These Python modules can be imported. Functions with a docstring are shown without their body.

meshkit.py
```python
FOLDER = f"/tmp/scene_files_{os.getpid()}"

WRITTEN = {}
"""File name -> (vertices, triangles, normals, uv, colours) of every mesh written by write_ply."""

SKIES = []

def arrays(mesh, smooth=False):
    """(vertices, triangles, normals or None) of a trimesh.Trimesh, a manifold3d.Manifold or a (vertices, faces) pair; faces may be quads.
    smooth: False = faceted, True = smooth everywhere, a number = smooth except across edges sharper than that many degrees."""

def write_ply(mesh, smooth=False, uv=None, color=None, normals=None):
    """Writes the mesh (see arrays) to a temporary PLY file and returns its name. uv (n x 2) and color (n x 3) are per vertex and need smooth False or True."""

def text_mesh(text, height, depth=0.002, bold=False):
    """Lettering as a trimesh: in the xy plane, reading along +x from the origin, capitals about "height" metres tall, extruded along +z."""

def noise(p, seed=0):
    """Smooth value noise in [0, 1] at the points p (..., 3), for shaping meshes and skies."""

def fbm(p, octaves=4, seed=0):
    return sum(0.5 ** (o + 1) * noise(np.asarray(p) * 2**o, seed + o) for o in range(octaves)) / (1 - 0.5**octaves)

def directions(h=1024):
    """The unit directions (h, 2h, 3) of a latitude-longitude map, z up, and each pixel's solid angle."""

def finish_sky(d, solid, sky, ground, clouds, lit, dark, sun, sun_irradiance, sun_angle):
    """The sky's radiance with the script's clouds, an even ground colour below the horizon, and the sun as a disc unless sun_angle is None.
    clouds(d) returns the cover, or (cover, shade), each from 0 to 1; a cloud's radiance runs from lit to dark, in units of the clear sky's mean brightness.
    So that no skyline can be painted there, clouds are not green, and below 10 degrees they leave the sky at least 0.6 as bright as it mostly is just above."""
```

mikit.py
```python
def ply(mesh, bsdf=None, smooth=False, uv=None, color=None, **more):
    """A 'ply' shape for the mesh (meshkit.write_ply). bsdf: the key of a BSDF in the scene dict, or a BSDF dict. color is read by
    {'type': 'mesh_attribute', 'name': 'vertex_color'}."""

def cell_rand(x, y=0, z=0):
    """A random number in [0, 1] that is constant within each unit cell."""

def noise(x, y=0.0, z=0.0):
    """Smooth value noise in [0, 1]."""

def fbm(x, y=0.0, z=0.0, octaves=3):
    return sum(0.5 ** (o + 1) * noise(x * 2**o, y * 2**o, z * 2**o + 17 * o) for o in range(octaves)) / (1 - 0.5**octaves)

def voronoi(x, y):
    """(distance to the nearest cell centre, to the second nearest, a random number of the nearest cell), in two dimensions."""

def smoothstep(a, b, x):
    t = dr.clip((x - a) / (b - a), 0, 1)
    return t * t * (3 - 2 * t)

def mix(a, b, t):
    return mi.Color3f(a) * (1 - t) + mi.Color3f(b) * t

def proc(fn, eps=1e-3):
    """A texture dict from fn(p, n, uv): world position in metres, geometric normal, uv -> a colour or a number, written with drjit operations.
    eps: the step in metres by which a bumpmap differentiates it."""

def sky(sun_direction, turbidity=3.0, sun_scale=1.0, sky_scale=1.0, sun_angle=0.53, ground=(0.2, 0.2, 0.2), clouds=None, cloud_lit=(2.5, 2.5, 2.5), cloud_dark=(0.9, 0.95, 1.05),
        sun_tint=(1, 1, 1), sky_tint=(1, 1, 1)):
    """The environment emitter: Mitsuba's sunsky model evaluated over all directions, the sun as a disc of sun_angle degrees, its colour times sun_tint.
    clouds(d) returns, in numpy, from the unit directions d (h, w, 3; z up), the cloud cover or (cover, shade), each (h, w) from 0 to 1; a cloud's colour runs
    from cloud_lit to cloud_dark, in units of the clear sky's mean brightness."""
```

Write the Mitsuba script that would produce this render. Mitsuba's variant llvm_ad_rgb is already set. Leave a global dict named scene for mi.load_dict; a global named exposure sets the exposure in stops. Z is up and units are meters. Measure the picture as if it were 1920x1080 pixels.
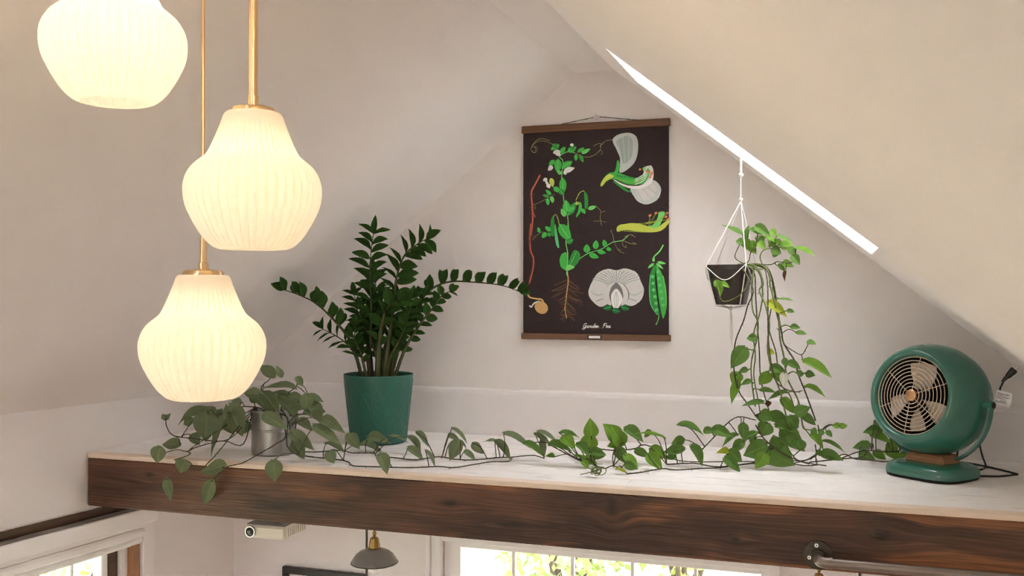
import math, random
import numpy as np, trimesh, shapely
import shapely.geometry as sg
import manifold3d as m3
import drjit as dr
import mitsuba as mi
import mikit, meshkit
from mikit import proc, noise, fbm, smoothstep, mix, cell_rand

T = mi.ScalarTransform4f
rng = np.random.default_rng(7)
random.seed(7)
scene, labels = {}, {}

# ------------------------------------------------------------------ camera, sky, exposure
FOCAL = 1793.0                                  # pixels of the 1920 x 1080 frame
U0, V0 = 960.0, 545.0
YAW = math.atan(600.0 / FOCAL)                  # the camera looks a little to the left of the gable wall's normal
CS, SN = math.cos(YAW), math.sin(YAW)
EYE = np.array([0.0, 0.0, 2.85])
scene['camera'] = {'type': 'perspective', 'fov': math.degrees(2 * math.atan(960.0 / FOCAL)), 'fov_axis': 'x',
                   'near_clip': 0.05, 'far_clip': 200.0, 'principal_point_offset_y': -5.0 / 1080.0,
                   'to_world': T().look_at(origin=EYE.tolist(), target=[-SN, CS, 2.85], up=[0, 0, 1])}
SKY_SCALE = 1.0
scene['sky'] = mikit.sky([0.3, -0.5, 0.8], turbidity=4.0, sun_scale=0.0, sky_scale=SKY_SCALE, ground=(0.25, 0.25, 0.22),
                         clouds=lambda d: (np.ones(d.shape[:2]), 0.75 * (1 - d[..., 2]) + 0.25 * meshkit.fbm(d * [2, 2, 4], 4)),
                         cloud_lit=(1.75, 1.76, 1.80), cloud_dark=(0.72, 0.74, 0.78))
exposure = 5.85
BULB = 0.142                                     # radiance of the pendant bulbs
BULB_TINT = np.array([1.0, 0.81, 0.56])


# ------------------------------------------------------------------ helpers
def ray(u, v):
    X, Z = (u - U0) / FOCAL, (V0 - v) / FOCAL
    return np.array([X * CS - SN, X * SN + CS, Z])


def at_y(u, v, y):
    d = ray(u, v)
    return EYE + d * (y / d[1])


def at_x(u, v, x):
    d = ray(u, v)
    return EYE + d * (x / d[0])


def at_z(u, v, z):
    d = ray(u, v)
    return EYE + d * ((z - EYE[2]) / d[2])


def numbered(key):
    if key not in scene and key not in used:
        used.add(key)
        return key
    n = 1
    while f'{key}_{n:03d}' in scene or f'{key}_{n:03d}' in used:
        n += 1
    used.add(f'{key}_{n:03d}')
    return f'{key}_{n:03d}'


used = set()


def obj(name, mesh, mat, parent=None, smooth=False, color=None, **more):
    key = numbered((parent + '__' if parent else '') + name)
    scene[key] = mikit.ply(mesh, mat, smooth=smooth, color=color, **more)
    return key


def copy(name, shape, parent=None, to_world=None):
    key = numbered((parent + '__' if parent else '') + name)
    scene[key] = {**shape, 'to_world': to_world} if to_world is not None else dict(shape)
    return key


def thing(name, label, cat, group=None):
    key = numbered(name)
    labels[key] = {'label': label, 'category': cat}
    if group:
        labels[key]['group'] = group
    return key


def struct(name, mesh, mat, label, cat, smooth=False):
    key = obj(name, mesh, mat, None, smooth)
    labels[key] = {'label': label, 'category': cat, 'kind': 'structure'}
    return key


def holder(name, label, cat):
    key = numbered(name)
    labels[key] = {'label': label, 'category': cat, 'kind': 'structure'}
    return key


def box(lo, hi, bevel=0.0):
    lo, hi = np.minimum(lo, hi).astype(float), np.maximum(lo, hi).astype(float)
    if bevel <= 0:
        return trimesh.creation.box(extents=hi - lo, transform=trimesh.transformations.translation_matrix((lo + hi) / 2))
    b = min(bevel, 0.45 * float((hi - lo).min()))
    pts = []
    for k in range(3):                          # a chamfered box: three points at each corner
        for s in np.ndindex(2, 2, 2):
            p = np.where(s, hi - b, lo + b)
            p[k] = (hi if s[k] else lo)[k]
            pts.append(p)
    return trimesh.convex.convex_hull(np.array(pts))


def man(mesh):
    return m3.Manifold(m3.Mesh(np.asarray(mesh.vertices, np.float32), np.asarray(mesh.faces, np.uint32)))


def tri(m):
    k = m.to_mesh()
    return trimesh.Trimesh(k.vert_properties[:, :3], k.tri_verts, process=False)


def cut(mesh, *holes):
    m = man(mesh)
    for h in holes:
        m = m - man(h)
    return tri(m)


def join(*ms):
    return trimesh.util.concatenate([m for m in ms])


def xf(mesh, mat):
    m = mesh.copy()
    m.apply_transform(mat)
    return m


def smooth_path(p, n=6):
    p = np.asarray(p, float)
    if len(p) < 3:
        return p
    q = np.vstack([2 * p[0] - p[1], p, 2 * p[-1] - p[-2]])
    out = []
    for i in range(1, len(q) - 2):
        for t in np.arange(n) / n:
            a, b, c, d = q[i - 1:i + 3]
            out.append(0.5 * (2 * b + (c - a) * t + (2 * a - 5 * b + 4 * c - d) * t ** 2 + (3 * b - a - 3 * c + d) * t ** 3))
    return np.vstack(out + [p[-1]])


def tube(p, r, sides=8, smooth=0, caps=True):
    p = smooth_path(p, smooth) if smooth else np.asarray(p, float)
    r = np.interp(np.linspace(0, 1, len(p)), np.linspace(0, 1, len(np.atleast_1d(r))), np.atleast_1d(r))
    t = np.gradient(p, axis=0)
    t /= np.linalg.norm(t, axis=1, keepdims=True) + 1e-12
    a = np.cross(t[0], [0, 0, 1.0] if abs(t[0][2]) < 0.9 else [1.0, 0, 0])
    frames = []
    for k in range(len(p)):
        a = a - t[k] * (a @ t[k])
        a /= np.linalg.norm(a) + 1e-12
        frames.append((a, np.cross(t[k], a)))
    ang = np.arange(sides) * 2 * np.pi / sides
    v = np.vstack([p[k] + r[k] * (np.cos(ang)[:, None] * A + np.sin(ang)[:, None] * B) for k, (A, B) in enumerate(frames)])
    n = len(p)
    i, j = np.meshgrid(np.arange(n - 1), np.arange(sides), indexing='ij')
    q = np.stack([i * sides + j, i * sides + (j + 1) % sides, (i + 1) * sides + (j + 1) % sides, (i + 1) * sides + j], -1).reshape(-1, 4)
    f = np.vstack([q[:, [0, 1, 2]], q[:, [0, 2, 3]]])
    if caps:
        v = np.vstack([v, p[0], p[-1]])
        k = np.arange(sides)
        f = np.vstack([f, np.stack([(k + 1) % sides, k, k * 0 + n * sides], 1), np.stack([(n - 1) * sides + k, (n - 1) * sides + (k + 1) % sides, k * 0 + n * sides + 1], 1)])
    return trimesh.Trimesh(v, f, process=False)


def lathe(profile, seg=64, ripple=None):
    """profile: (radius, height) points from one end to the other; turned about z. ripple(angle, index) scales the radius."""
    pr = np.asarray(profile, float)
    ang = np.arange(seg) * 2 * np.pi / seg
    v = []
    for k, (r, z) in enumerate(pr):
        rr = r * (ripple(ang, k) if ripple else 1.0)
        v.append(np.stack([rr * np.cos(ang), rr * np.sin(ang), np.full(seg, z)], 1))
    v = np.vstack(v)
    n = len(pr)
    i, j = np.meshgrid(np.arange(n - 1), np.arange(seg), indexing='ij')
    q = np.stack([i * seg + j, i * seg + (j + 1) % seg, (i + 1) * seg + (j + 1) % seg, (i + 1) * seg + j], -1).reshape(-1, 4)
    m = trimesh.Trimesh(v, np.vstack([q[:, [0, 1, 2]], q[:, [0, 2, 3]]]), process=False)
    return m


def cyl(p0, p1, r, seg=24):
    return tube([p0, p1], [r], seg)


def frame_of(z, x=None):
    z = np.asarray(z, float) / np.linalg.norm(z)
    x = np.asarray(x if x is not None else ([1, 0, 0] if abs(z[0]) < 0.9 else [0, 1, 0]), float)
    x = x - z * (x @ z)
    x /= np.linalg.norm(x)
    m = np.eye(4)
    m[:3, 0], m[:3, 1], m[:3, 2] = x, np.cross(z, x), z
    return m


def move(p, rot=None):
    m = np.eye(4) if rot is None else rot.copy()
    m[:3, 3] = p
    return m


# ------------------------------------------------------------------ materials
def rgb(*c):
    return {'type': 'rgb', 'value': list(c)}


def srgb(r, g, b):
    f = lambda x: ((x / 255 + 0.055) / 1.055) ** 2.4 if x > 10 else x / 255 / 12.92
    return [f(r), f(g), f(b)]


def mat(key, color, rough=0.5, spec=0.5, metallic=0.0, two=True, bump=None, bscale=0.001, **more):
    b = {'type': 'principled', 'base_color': color if isinstance(color, dict) else rgb(*color), 'roughness': rough, 'specular': spec, 'metallic': metallic, **more}
    if bump is not None:
        b = {'type': 'bumpmap', 'arbitrary': proc(bump), 'scale': bscale, 'bsdf': b}
    scene[key] = {'type': 'twosided', 'bsdf': b} if two else b


def f_wall(p, n, uv):
    return mix((0.755, 0.715, 0.70), (0.80, 0.76, 0.745), fbm(p.x * 2.3, p.y * 2.3, p.z * 2.3, 4))


def f_plank(p, n, uv):
    grain = fbm(p.x * 6, p.y * 120, 3.0, 3)
    scuff = smoothstep(0.72, 0.84, fbm(p.x * 9, p.y * 40, 8.0, 4))
    c = mix((0.78, 0.755, 0.74), (0.83, 0.805, 0.79), grain)
    return c * (1 - scuff * 0.14)


KNOTS = [(0.112, 2.250, 0.030, 0.020), (-0.560, 2.272, 0.018, 0.030), (-1.03, 2.245, 0.030, 0.014), (-2.06, 2.262, 0.018, 0.011), (-1.60, 2.195, 0.085, 0.011), (-0.235, 2.21, 0.016, 0.010), (-0.86, 2.20, 0.05, 0.010)]


def f_beam(p, n, uv):
    """stained rough-sawn softwood: a flat-sawn log face, its growth rings drawn out along the board and bent around the knots"""
    x, z = p.x, p.z
    warp, dark = mi.Float(0), mi.Float(0)
    for kx, kz, a, b in KNOTS:
        g = dr.exp(-dr.square((x - kx) / (a * 2.6)) - dr.square((z - kz) / (b * 2.2)))
        warp += g * (z - kz) * 0.85
        dark += dr.exp(-dr.square((x - kx) / (a * 0.75)) - dr.square((z - kz) / (b * 0.75)))
    zz = z - warp + 0.030 * (fbm(x * 1.1, z * 2.0, 1.0, 3) - 0.5) + 0.006 * (fbm(x * 7.0, z * 20.0, 6.0, 2) - 0.5)
    h = zz - 2.225
    r = dr.sqrt(dr.square(h) + dr.square(0.030 + 0.030 * (fbm(x * 0.9, 3.0, 2.0, 2) - 0.3)))
    t = r * 150.0 + 2.0 * fbm(x * 1.5, zz * 14.0, 3.0, 2)
    ring = t - dr.floor(t)
    ring = smoothstep(0.0, 0.75, ring) * (1 - smoothstep(0.85, 1.0, ring))
    fine = fbm(x * 7.0, zz * 380.0, 9.0, 3)
    patch = fbm(x * 3.2, zz * 13.0, 2.0, 4)
    c = mix((0.054, 0.027, 0.018), (0.122, 0.055, 0.031), smoothstep(0.30, 0.70, patch))
    gold = smoothstep(0.50, 0.72, fbm(x * 3.4 + 7, zz * 20.0, 4.0, 4)) * smoothstep(-2.2, -0.8, x)
    c = mix(c, (0.26, 0.108, 0.046), gold * 0.8)
    c = c * (0.80 + 0.30 * ring) * (0.52 + 0.96 * fine)
    saw = smoothstep(0.54, 0.72, fbm(x * 3.0, z * 9.0, 20.0, 3)) * (0.5 + 0.5 * dr.sin(x * 900.0))
    c = c * (1 - 0.22 * saw)
    worn = smoothstep(0.66, 0.82, fbm(x * 10.0, zz * 300.0, 31.0, 3))
    c = mix(c, (0.19, 0.125, 0.095), worn * 0.30)
    return mix(c, (0.013, 0.009, 0.007), dr.minimum(dark * 0.8, 0.92))


def h_beam(p, n, uv):
    return fbm(p.x * 6.0, p.z * 260.0, 5.0, 3)


def f_darkwood(p, n, uv):
    return mix((0.09, 0.037, 0.016), (0.18, 0.08, 0.034), fbm(p.x * 5 + p.y * 4, p.y * 12 + p.z * 3, p.z * 160, 3))


def f_canvas(p, n, uv):
    w = 0.5 + 0.25 * dr.sin(p.x * 5200) + 0.25 * dr.sin(p.z * 5200)
    return mix((0.033, 0.0215, 0.0215), (0.044, 0.031, 0.031), 0.6 * w + 0.4 * noise(p.x * 300, p.z * 300, 0))


mat('wall_paint', proc(f_wall), 0.75, 0.25)
mat('trim_paint', (0.80, 0.77, 0.765), 0.45, 0.4)
mat('plank_paint', proc(f_plank), 0.42, 0.4, bump=lambda p, n, uv: fbm(p.x * 8, p.y * 150, 0, 3), bscale=0.0005)
mat('nosing_wood', proc(lambda p, n, uv: mix((0.70, 0.57, 0.47), (0.77, 0.64, 0.54), fbm(p.x * 5, p.y * 90, p.z * 160, 3))), 0.5, 0.4)
mat('beam_wood', proc(f_beam), 0.48, 0.4, bump=h_beam, bscale=0.0016)
mat('rail_wood', proc(f_darkwood), 0.42, 0.5)
mat('dark_trim_wood', proc(lambda p, n, uv: mix((0.040, 0.017, 0.008), (0.095, 0.038, 0.015), fbm(p.x * 3, p.y * 6, p.z * 140, 3))), 0.45, 0.5)
mat('amber_wood', proc(lambda p, n, uv: mix((0.26, 0.12, 0.05), (0.38, 0.19, 0.085), fbm(p.x * 60, p.y * 60, p.z * 6, 3))), 0.4, 0.5)
mat('dusty_wood', proc(lambda p, n, uv: mix((0.10, 0.09, 0.08), (0.33, 0.30, 0.27), fbm(p.x * 30, p.y * 9, p.z * 30, 4))), 0.8, 0.2)
mat('brass', (0.86, 0.61, 0.35), 0.24, metallic=1.0)
mat('aged_brass', (0.33, 0.21, 0.075), 0.32, metallic=1.0)
mat('steel', (0.62, 0.60, 0.58), 0.3, metallic=1.0)
mat('iron_pipe', proc(lambda p, n, uv: mix((0.20, 0.165, 0.145), (0.36, 0.31, 0.28), fbm(p.x * 8, p.y * 150, p.z * 150, 3))), 0.42, metallic=0.75)
mat('dark_iron', proc(lambda p, n, uv: mix((0.040, 0.033, 0.024), (0.075, 0.06, 0.045), fbm(p.x * 60, p.y * 60, p.z * 60, 3))), 0.5, metallic=0.35)
mat('canvas', proc(f_canvas), 0.8, 0.2)
scene['print_ink'] = {'type': 'twosided', 'bsdf': {'type': 'principled', 'base_color': {'type': 'mesh_attribute', 'name': 'vertex_color'}, 'roughness': 0.7, 'specular': 0.25}}
mat('black_cord', (0.012, 0.012, 0.013), 0.45, 0.5)
mat('fan_enamel', (0.034, 0.150, 0.108), 0.09, 0.55, clearcoat=1.0, clearcoat_gloss=1.0)
mat('fan_inside', (0.012, 0.010, 0.009), 0.6, 0.3)
mat('grille_metal', (0.62, 0.50, 0.39), 0.35, metallic=0.3)
mat('blade_plastic', (0.62, 0.53, 0.43), 0.4, 0.5)
mat('walnut_block', proc(lambda p, n, uv: mix((0.20, 0.10, 0.05), (0.34, 0.19, 0.10), fbm(p.x * 40, p.y * 40, p.z * 160, 3))), 0.5, 0.4)
mat('copper_badge', (0.66, 0.38, 0.20), 0.35, metallic=0.8)
mat('rubber', (0.008, 0.008, 0.008), 0.7, 0.3)


mat('pot_green', (0.020, 0.112, 0.080), 0.36, 0.5)
mat('soil', proc(lambda p, n, uv: mix((0.012, 0.009, 0.006), (0.05, 0.035, 0.022), fbm(p.x * 150, p.y * 150, p.z * 150, 3))), 0.9, 0.1)
mat('tin', proc(lambda p, n, uv: mix((0.33, 0.32, 0.30), (0.46, 0.45, 0.43), fbm(p.x * 25, p.y * 25, p.z * 25, 4))), 0.38, metallic=0.9)
mat('planter_plastic', (0.030, 0.020, 0.017), 0.32, 0.5)
mat('cotton_rope', (0.72, 0.69, 0.65), 0.85, 0.1)
mat('white_plastic', (0.66, 0.60, 0.53), 0.4, 0.5)
mat('grey_plastic', (0.10, 0.095, 0.09), 0.35, 0.5)
mat('vent_grey', (0.40, 0.37, 0.34), 0.5, 0.4)
mat('black_glass', (0.004, 0.004, 0.005), 0.08, 0.6)
mat('grey_enamel', (0.18, 0.168, 0.162), 0.3, 0.5)
mat('dark_enamel', (0.015, 0.014, 0.015), 0.3, 0.5)
mat('opal_white', (0.80, 0.78, 0.76), 0.25, 0.5)
mat('frame_black', (0.018, 0.013, 0.010), 0.4, 0.5)
mat('mat_board', (0.78, 0.77, 0.76), 0.8, 0.2)
mat('paper_tag', proc(lambda p, n, uv: mix((0.75, 0.76, 0.78), (0.75, 0.76, 0.78), 0.5)), 0.6, 0.3)
mat('tag_ink', (0.10, 0.11, 0.13), 0.6, 0.3)
mat('floor_boards', proc(lambda p, n, uv: mix((0.20, 0.115, 0.06), (0.32, 0.20, 0.11), fbm(p.x * 30, p.y * 3, cell_rand(p.x * 8) * 50, 3))), 0.4, 0.4)
scene['window_glass'] = {'type': 'thindielectric', 'int_ior': 1.5}
scene['opal_glass'] = {'type': 'principledthin', 'base_color': rgb(0.96, 0.93, 0.86), 'roughness': 0.35, 'diff_trans': 1.15, 'spec_trans': 0.0, 'eta': 1.4}
scene['rib_glass'] = {'type': 'principledthin', 'base_color': rgb(0.93, 0.89, 0.80), 'roughness': 0.35, 'diff_trans': 1.75, 'spec_trans': 0.0, 'eta': 1.4}

LEAF = {'pothos': (0.120, 0.220, 0.056), 'lit_young': (0.170, 0.310, 0.052), 'yellow': (0.34, 0.40, 0.045), 'satin': (0.185, 0.235, 0.128), 'cream': (0.62, 0.62, 0.52), 'brown': (0.10, 0.045, 0.022),  # paler second green: new growth, and light through leaves put into the colour
        'zz': (0.036, 0.082, 0.020)}


def leaf_color(c, veins):
    lo, hi = tuple(float(x * 0.86) for x in c), tuple(float(x * 1.16) for x in c)

    def f(p, n, uv):
        v = dr.abs(uv.y - 0.5)
        mid = dr.exp(-dr.square(v / 0.035)) * 0.5
        side = dr.exp(-dr.square((dr.abs(uv.x * 7 - v * 9 - dr.floor(uv.x * 7 - v * 9)) - 0.5) / 0.08)) * 0.10
        spot = fbm(p.x * 60, p.y * 60, p.z * 60, 3)
        return mix(lo, hi, spot) * (1 + veins * (mid + side))
    return f


for k, c in LEAF.items():
    zz = k.startswith('zz')
    scene['leaf_' + k] = {'type': 'principledthin', 'base_color': proc(leaf_color(c, 0.35 if zz else 0.55)), 'roughness': 0.16 if zz else 0.34, 'diff_trans': 0.35 if zz else 0.6, 'spec_trans': 0.0, 'eta': 1.45}
mat('vine_stem', proc(lambda p, n, uv: mix((0.045, 0.040, 0.018), (0.085, 0.095, 0.030), fbm(p.x * 40, p.y * 40, p.z * 40, 3))), 0.5, 0.4)
mat('vine_green', proc(lambda p, n, uv: mix((0.085, 0.12, 0.03), (0.16, 0.20, 0.06), fbm(p.x * 40, p.y * 40, p.z * 40, 3))), 0.5, 0.4)
mat('vine_dark', (0.050, 0.040, 0.020), 0.5, 0.4)
mat('zz_stem', proc(lambda p, n, uv: mix((0.035, 0.042, 0.014), (0.085, 0.085, 0.030), fbm(p.x * 90, p.y * 90, p.z * 30, 3))), 0.4, 0.4)
mat('zz_stem_red', (0.10, 0.040, 0.022), 0.4, 0.4)
mat('grass', proc(lambda p, n, uv: mix((0.26, 0.33, 0.13), (0.50, 0.46, 0.39), fbm(p.x * 0.9, p.y * 0.9, 0, 5))), 0.9, 0.1)
mat('bark', (0.10, 0.075, 0.055), 0.8, 0.2)
for k, c in (('a', (0.33, 0.43, 0.13)), ('b', (0.42, 0.50, 0.15)), ('c', (0.30, 0.38, 0.16))):
    mat('foliage_' + k, proc(lambda p, n, uv, c=c: mix([x * 0.6 for x in c], [x * 1.3 for x in c], fbm(p.x * 5, p.y * 5, p.z * 5, 3))), 0.6, 0.3)

# ------------------------------------------------------------------ the room
YW = 3.33                     # the gable wall
XL, XR, YR = -2.31, 0.72, -3.0
ZS = 2.319                    # the top of the loft shelf
YF = 2.52                     # the face of its beam
RL, RR, ZR = -0.878, -0.732, 3.632    # the flat strip along the ridge
SLOPE_L, SLOPE_R = 0.837, 0.797


def zr(x):
    return ZR - SLOPE_R * (x - RR)


def zl(x):
    return ZR + SLOPE_L * (x - RL)


def knee(y):
    return 2.454 + 0.0268 * (YW - y)


# gable wall: one slab with the opening of the lower window
gable = sg.Polygon([(XL - 0.15, -0.1), (XR + 0.15, -0.1), (XR + 0.15, zr(XR + 0.15) + 0.03), (RR, ZR + 0.05), (RL, ZR + 0.05), (XL - 0.15, zl(XL - 0.15) + 0.03)])
WX0, WX1, WZ0, WZ1 = -1.392, -0.190, 0.85, 1.912
gable = gable.difference(sg.box(WX0, WZ0, WX1, WZ1))


def wall_xz(poly, y0, y1):
    m = trimesh.creation.extrude_polygon(poly, abs(y1 - y0), engine='earcut')
    v = np.array(m.vertices)
    m.vertices = np.stack([v[:, 0], max(y0, y1) - v[:, 2], v[:, 1]], 1)
    return m


back = struct('wall_back', wall_xz(gable, YW, YW + 0.16), 'wall_paint', 'white painted gable wall behind the loft shelf and under it', 'wall')

# left wall with the opening of the side window
LY0, LY1, LZ0, LZ1 = 1.30, 2.764, 0.85, 2.03
lw = box((XL - 0.14, YR - 0.1, -0.1), (XL, YW + 0.1, 2.56))
v = np.array(lw.vertices)
top = v[:, 2] > 2
v[top, 2] = [knee(y) + 0.012 if x > XL - 0.1 else knee(y) - 0.12 for x, y in v[top, :2]]
lw.vertices = v
left = struct('wall_left', cut(lw, box((XL - 0.3, LY0, LZ0), (XL + 0.1, LY1, LZ1))), 'wall_paint', 'low white knee wall at the left with a window below', 'wall')
struct('wall_right', box((XR, YR - 0.1, -0.1), (XR + 0.14, YW + 0.1, zr(XR) + 0.02)), 'wall_paint', 'white knee wall at the right of the room', 'wall')
RX0, RX1, RZ0, RZ1 = -1.75, -0.05, 0.80, 2.20
rear = sg.Polygon([(XL - 0.15, -0.1), (XR + 0.15, -0.1), (XR + 0.15, zr(XR + 0.15) + 0.03), (RR, ZR + 0.05), (RL, ZR + 0.05), (XL - 0.15, 2.62)])
struct('wall_rear', wall_xz(rear.difference(sg.box(RX0, RZ0, RX1, RZ1)), YR - 0.16, YR), 'wall_paint', 'white wall at the camera end of the room', 'wall')
struct('floor', box((XL - 0.1, YR - 0.1, -0.1), (XR + 0.1, YW + 0.1, 0.0)), 'floor_boards', 'wooden floor of the room below', 'floor')

# ceiling: left slope, flat strip along the ridge, right slope with the skylight's opening
ceil = holder('ceiling', 'white painted sloping attic ceiling with a narrow flat strip along the ridge', 'ceiling')
NL = np.array([-SLOPE_L, 0, 1.0]) / math.hypot(1, SLOPE_L)


def on_left_slope(u, v):
    d = ray(u, v)
    n0 = np.array([SLOPE_L, 0, -1.0])
    p0 = np.array([RL, 0, ZR])
    return EYE + d * ((p0 - EYE) @ n0) / (d @ n0)


fa, fb = on_left_slope(110, 130), on_left_slope(0, 370)
fd = (fb - fa) / np.linalg.norm(fb - fa)
ft = fa + fd * ((RL - fa[0]) / fd[0])                  # where the fold meets the ridge
fk = fa + fd * ((XL - fa[0]) / fd[0])                  # where it meets the knee wall
ft[2], fk[2] = ZR, knee(fk[1])
c_rb, c_kb = np.array([RL, YW + 0.02, ZR]), np.array([XL - 0.02, YW + 0.02, knee(YW) - 0.012])
far_r, far_k = np.array([RL, YR, ZR]), np.array([XL - 0.02, YR, knee(YR)])


def flare(p):
    w = np.cross(fd, NL)
    w = w if w[1] < 0 else -w
    return p + NL * max(0.0, (p - fa) @ w) * math.tan(math.radians(7))


def slab(poly, up):
    poly = np.array(poly)
    n = len(poly)
    v = np.vstack([poly, poly + up])
    return trimesh.convex.convex_hull(v)


obj('slope', slab([c_rb, c_kb, fk, ft], NL * 0.05), 'wall_paint', ceil)
lower = [ft, fk, flare(far_k), flare(far_r)]
obj('slope', slab(lower, NL * 0.05), 'wall_paint', ceil)
cheek = np.array([fk, far_k, flare(far_k), far_k - [0, 0, 0.15], fk - [0, 0, 0.03]])
obj('cheek', trimesh.convex.convex_hull(np.vstack([cheek, cheek + [-0.06, 0, 0], [flare(far_k) + NL * 0.04]])), 'wall_paint', ceil)
obj('ridge_strip', box((RL - 0.01, YR - 0.05, ZR), (RR + 0.01, YW + 0.05, ZR + 0.2)), 'wall_paint', ceil)
# the right slope: (s, y) in its own plane, s measured down from the ridge
LEN = math.hypot(1, SLOPE_R)


def on_right_slope(u, v):
    d = ray(u, v)
    n0 = np.array([SLOPE_R, 0, 1.0])
    p0 = np.array([RR, 0, ZR])
    return EYE + d * (((p0 - EYE) @ n0) / (d @ n0))


sk = [on_right_slope(*q) for q in ((1129.6, 83.7), (1183.7, 143.0), (1632.8, 479.5), (1644.6, 465.3))]
SY0, SY1 = (sk[0][1] + sk[3][1]) / 2, min((sk[1][1] + sk[2][1]) / 2, YW - 0.02)
SS0, SS1 = (sk[0][0] + sk[1][0]) / 2 - RR, (sk[2][0] + sk[3][0]) / 2 - RR
SS0, SS1 = SS0 * LEN, SS1 * LEN
E1 = np.array([1.0, 0, -SLOPE_R]) / LEN
NR = np.array([SLOPE_R, 0, 1.0]) / LEN
ORG = np.array([RR, 0, ZR])


def slope_mesh(poly, h0, h1):
    m = trimesh.creation.extrude_polygon(poly, h1 - h0, engine='earcut')
    q = np.array(m.vertices)
    m.vertices = ORG + q[:, :1] * E1 + q[:, 1:2] * np.array([0, 1.0, 0]) + (q[:, 2:] + h0) * NR
    if m.volume < 0:
        m.invert()
    return m


full = sg.box(-0.03, YR - 0.05, (XR + 0.1 - RR) * LEN, YW + 0.05)
hole = sg.box(SS0, SY0, SS1, SY1)
obj('slope', slope_mesh(full.difference(hole), 0.0, 0.04), 'wall_paint', ceil)

# skylight: a deep white well through the roof with a framed pane on top
WELL = 0.26
win3 = holder('window_3', 'long skylight slot in the right ceiling slope against the gable wall', 'skylight')
ring = hole.buffer(0.03, join_style=2).difference(hole)
obj('reveal', slope_mesh(ring, 0.038, WELL), 'trim_paint', win3)
obj('frame', slope_mesh(hole.buffer(0.05, join_style=2).difference(hole.buffer(-0.012, join_style=2)), WELL, WELL + 0.04), 'trim_paint', win3)
obj('pane', slope_mesh(hole.buffer(0.0), WELL + 0.016, WELL + 0.020), 'window_glass', win3)

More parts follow.
